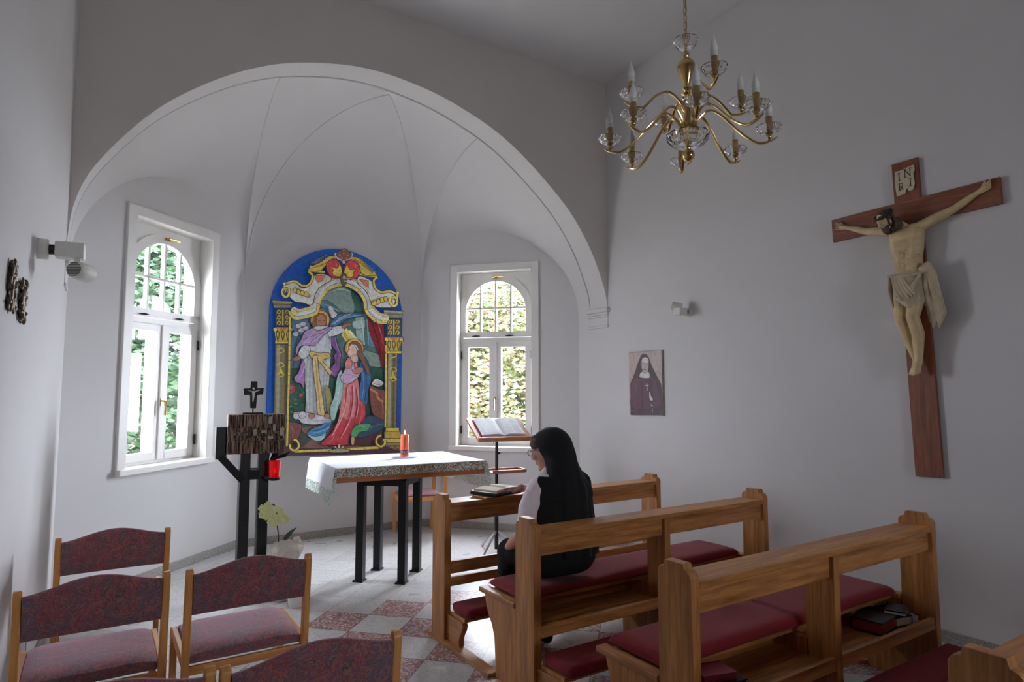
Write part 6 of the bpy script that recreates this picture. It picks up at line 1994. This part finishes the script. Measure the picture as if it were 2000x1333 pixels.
f([(350, 690), (362, 664), (386, 656), (410, 668), (418, 700), (416, 760), (404, 790), (384, 802), (362, 790), (350, 750)], (186, 170, 166), True, 3, (52, 36, 40))
f([(352, 694), (362, 666), (386, 658), (410, 670), (416, 704), (384, 712)], (206, 198, 196), True)
l([(358, 722), (378, 718)], 7, (52, 38, 40)); l([(392, 718), (414, 720)], 7, (52, 38, 40)); l([(384, 724), (388, 748), (378, 752)], 3, (116, 92, 92)); l([(368, 772), (384, 776), (398, 772)], 5, (100, 70, 72))
l([(366, 758), (362, 768)], 4, (120, 96, 96))
l([(402, 900), (404, 970)], 6, (214, 206, 210), False); l([(388, 922), (418, 918)], 6, (214, 206, 210), False)
f([(424, 984), (434, 990), (440, 1020), (455, 1040), (456, 1060), (430, 1052)], (206, 198, 202), True)
l([(440, 1090), (450, 1120), (455, 1175)], 4, (190, 180, 186)); l([(436, 1110), (462, 1108)], 4, (190, 180, 186), False)
l([(250, 1150), (275, 1160), (290, 1150), (295, 1180), (310, 1186)], 3, (150, 120, 130))
pic.done('portrait_image', root)

# ------------------------------------------------------------ outside the windows
b = MB(); b.add([(-30, 7.2, -1.2), (40, 7.2, -1.2), (40, 60, -1.2), (-30, 60, -1.2)], [(0, 1, 2, 3)])
b.add([(-30, 3.0, -1.2), (-1.3, 3.0, -1.2), (-1.3, 7.2, -1.2), (-30, 7.2, -1.2)], [(0, 1, 2, 3)]); b.add([(4.8, 3.0, -1.2), (40, 3.0, -1.2), (40, 7.2, -1.2), (4.8, 7.2, -1.2)], [(0, 1, 2, 3)])
o = b.build('garden_ground', 'gravel'); struct(o)
def tree(label, c, r, n, size, mat, trunk_h, seed, group, name='tree', clumps=9):
    c = Vector(c); r = Vector(r)
    root = thing(name, label, 'tree' if name == 'tree' else 'bush', (c.x, c.y, -1.2), group)
    rnd = random.Random(seed); b = MB()
    cl_ = []
    for _ in range(clumps):
        while True:
            p = Vector((rnd.uniform(-1, 1), rnd.uniform(-1, 1), rnd.uniform(-1, 1)))
            if p.length < 1: break
        cl_.append((Vector((c.x + p.x * r.x * .75, c.y + p.y * r.y * .75, c.z + p.z * r.z * .8)), rnd.uniform(.35, .6)))
    for i in range(n):
        cc, k_ = cl_[rnd.randrange(len(cl_))]
        d = Vector((rnd.gauss(0, 1), rnd.gauss(0, 1), rnd.gauss(0, .8))).normalized() * rnd.uniform(.55, 1) 
        p = cc + Vector((d.x * r.x * k_, d.y * r.y * k_, d.z * r.z * k_))
        a = Vector((rnd.gauss(0, 1), rnd.gauss(0, 1), rnd.gauss(0, .5))).normalized(); u, v = frame_of(a)
        s_ = size * rnd.uniform(.6, 1.3)
        b.add([p - u * s_, p - v * s_ * .45, p + u * s_, p + v * s_ * .45], [(0, 1, 2, 3)])
    b.build('foliage', mat, root, merge=0)
    b = MB(); b.tube([(c.x, c.y, -1.2), (c.x + .05, c.y, -1.2 + trunk_h * .6), (c.x, c.y + .05, c.z)], [.16, .12, .07], 8)
    for (cc, k_) in cl_[:5]: b.tube([(c.x, c.y, -1.2 + trunk_h * .6), cc], [.06, .02], 6)
    b.build('trunk', 'bark', root, smooth=True)
tree('dark green leafy tree filling the left window from outside', (-.4, 10.6, 2.6), (1.7, 1.2, 2.6), 17000, .07, 'leaves_green', 3, 1, 'trees behind the left window', clumps=16)
tree('green tree seen through the right half of the left window', (1.6, 10.8, 1.2), (1.1, 1.0, 3.0), 12000, .07, 'leaves_green', 3, 2, 'trees behind the left window', clumps=14)
tree('sunlit yellow-green tree seen at the left of the right window', (6.6, 12.2, 2.2), (1.6, 1.4, 2.8), 13000, .075, 'leaves_gold', 3, 3, 'trees behind the right window', clumps=14)
tree('pale golden bush seen at the right of the right window', (9.4, 12.4, 1.8), (1.9, 1.4, 2.6), 13000, .075, 'leaves_gold', 3, 4, 'trees behind the right window', clumps=14)
tree('green shrub low behind the right window', (7.0, 10.4, -.1), (1.4, .9, 1.0), 6000, .07, 'leaves_green', 1.2, 5, 'trees behind the right window', clumps=8)
tree('tall hedge row of mid-green foliage far behind the left window', (1.2, 15.5, 2.0), (4.2, 1.0, 3.6), 15000, .12, 'leaves_hedge', 3, 6, 'hedges beyond the windows', clumps=30)
tree('tall hedge row of foliage far behind the right window', (10.5, 16.0, 1.6), (4.0, 1.0, 3.2), 15000, .12, 'leaves_hedge', 3, 7, 'hedges beyond the windows', clumps=30)
root = thing('building', 'pale plastered house with tall windows seen through the left window', 'building', (-1.5, 22, -1.2))
MB().box(-7, 22, -1.2, 1.6, 30, 7.5).build('wall', 'facade', root)
for i in range(5):
    for j in range(2):
        x = -6.2 + i * 1.6; z = .2 + j * 3
        b = MB(); b.box(x, 21.93, z, x + .8, 21.99, z + 1.7); w_ = b.build('window', 'facade_window', root)
        b = MB(); b.box(x - .12, 21.9, z - .12, x + .92, 21.96, z); b.box(x - .12, 21.9, z + 1.7, x + .92, 21.96, z + 1.85); b.box(x + .37, 21.9, z, x + .43, 21.95, z + 1.7); b.build('window_surround', 'white_paint', w_)
b = MB(); b.box(-7, 21.85, 2.4, 1.6, 22, 2.6); b.box(-7, 21.8, 7.3, 1.7, 22, 7.6); b.build('cornice', 'white_paint', root)
b = MB(); b.prism([(21.6, 7.5), (26, 10.5), (30.4, 7.5)], lambda a, c, d: Vector((d, a, c)), -7.2, 1.8); b.build('roof', 'roof_tile', root)
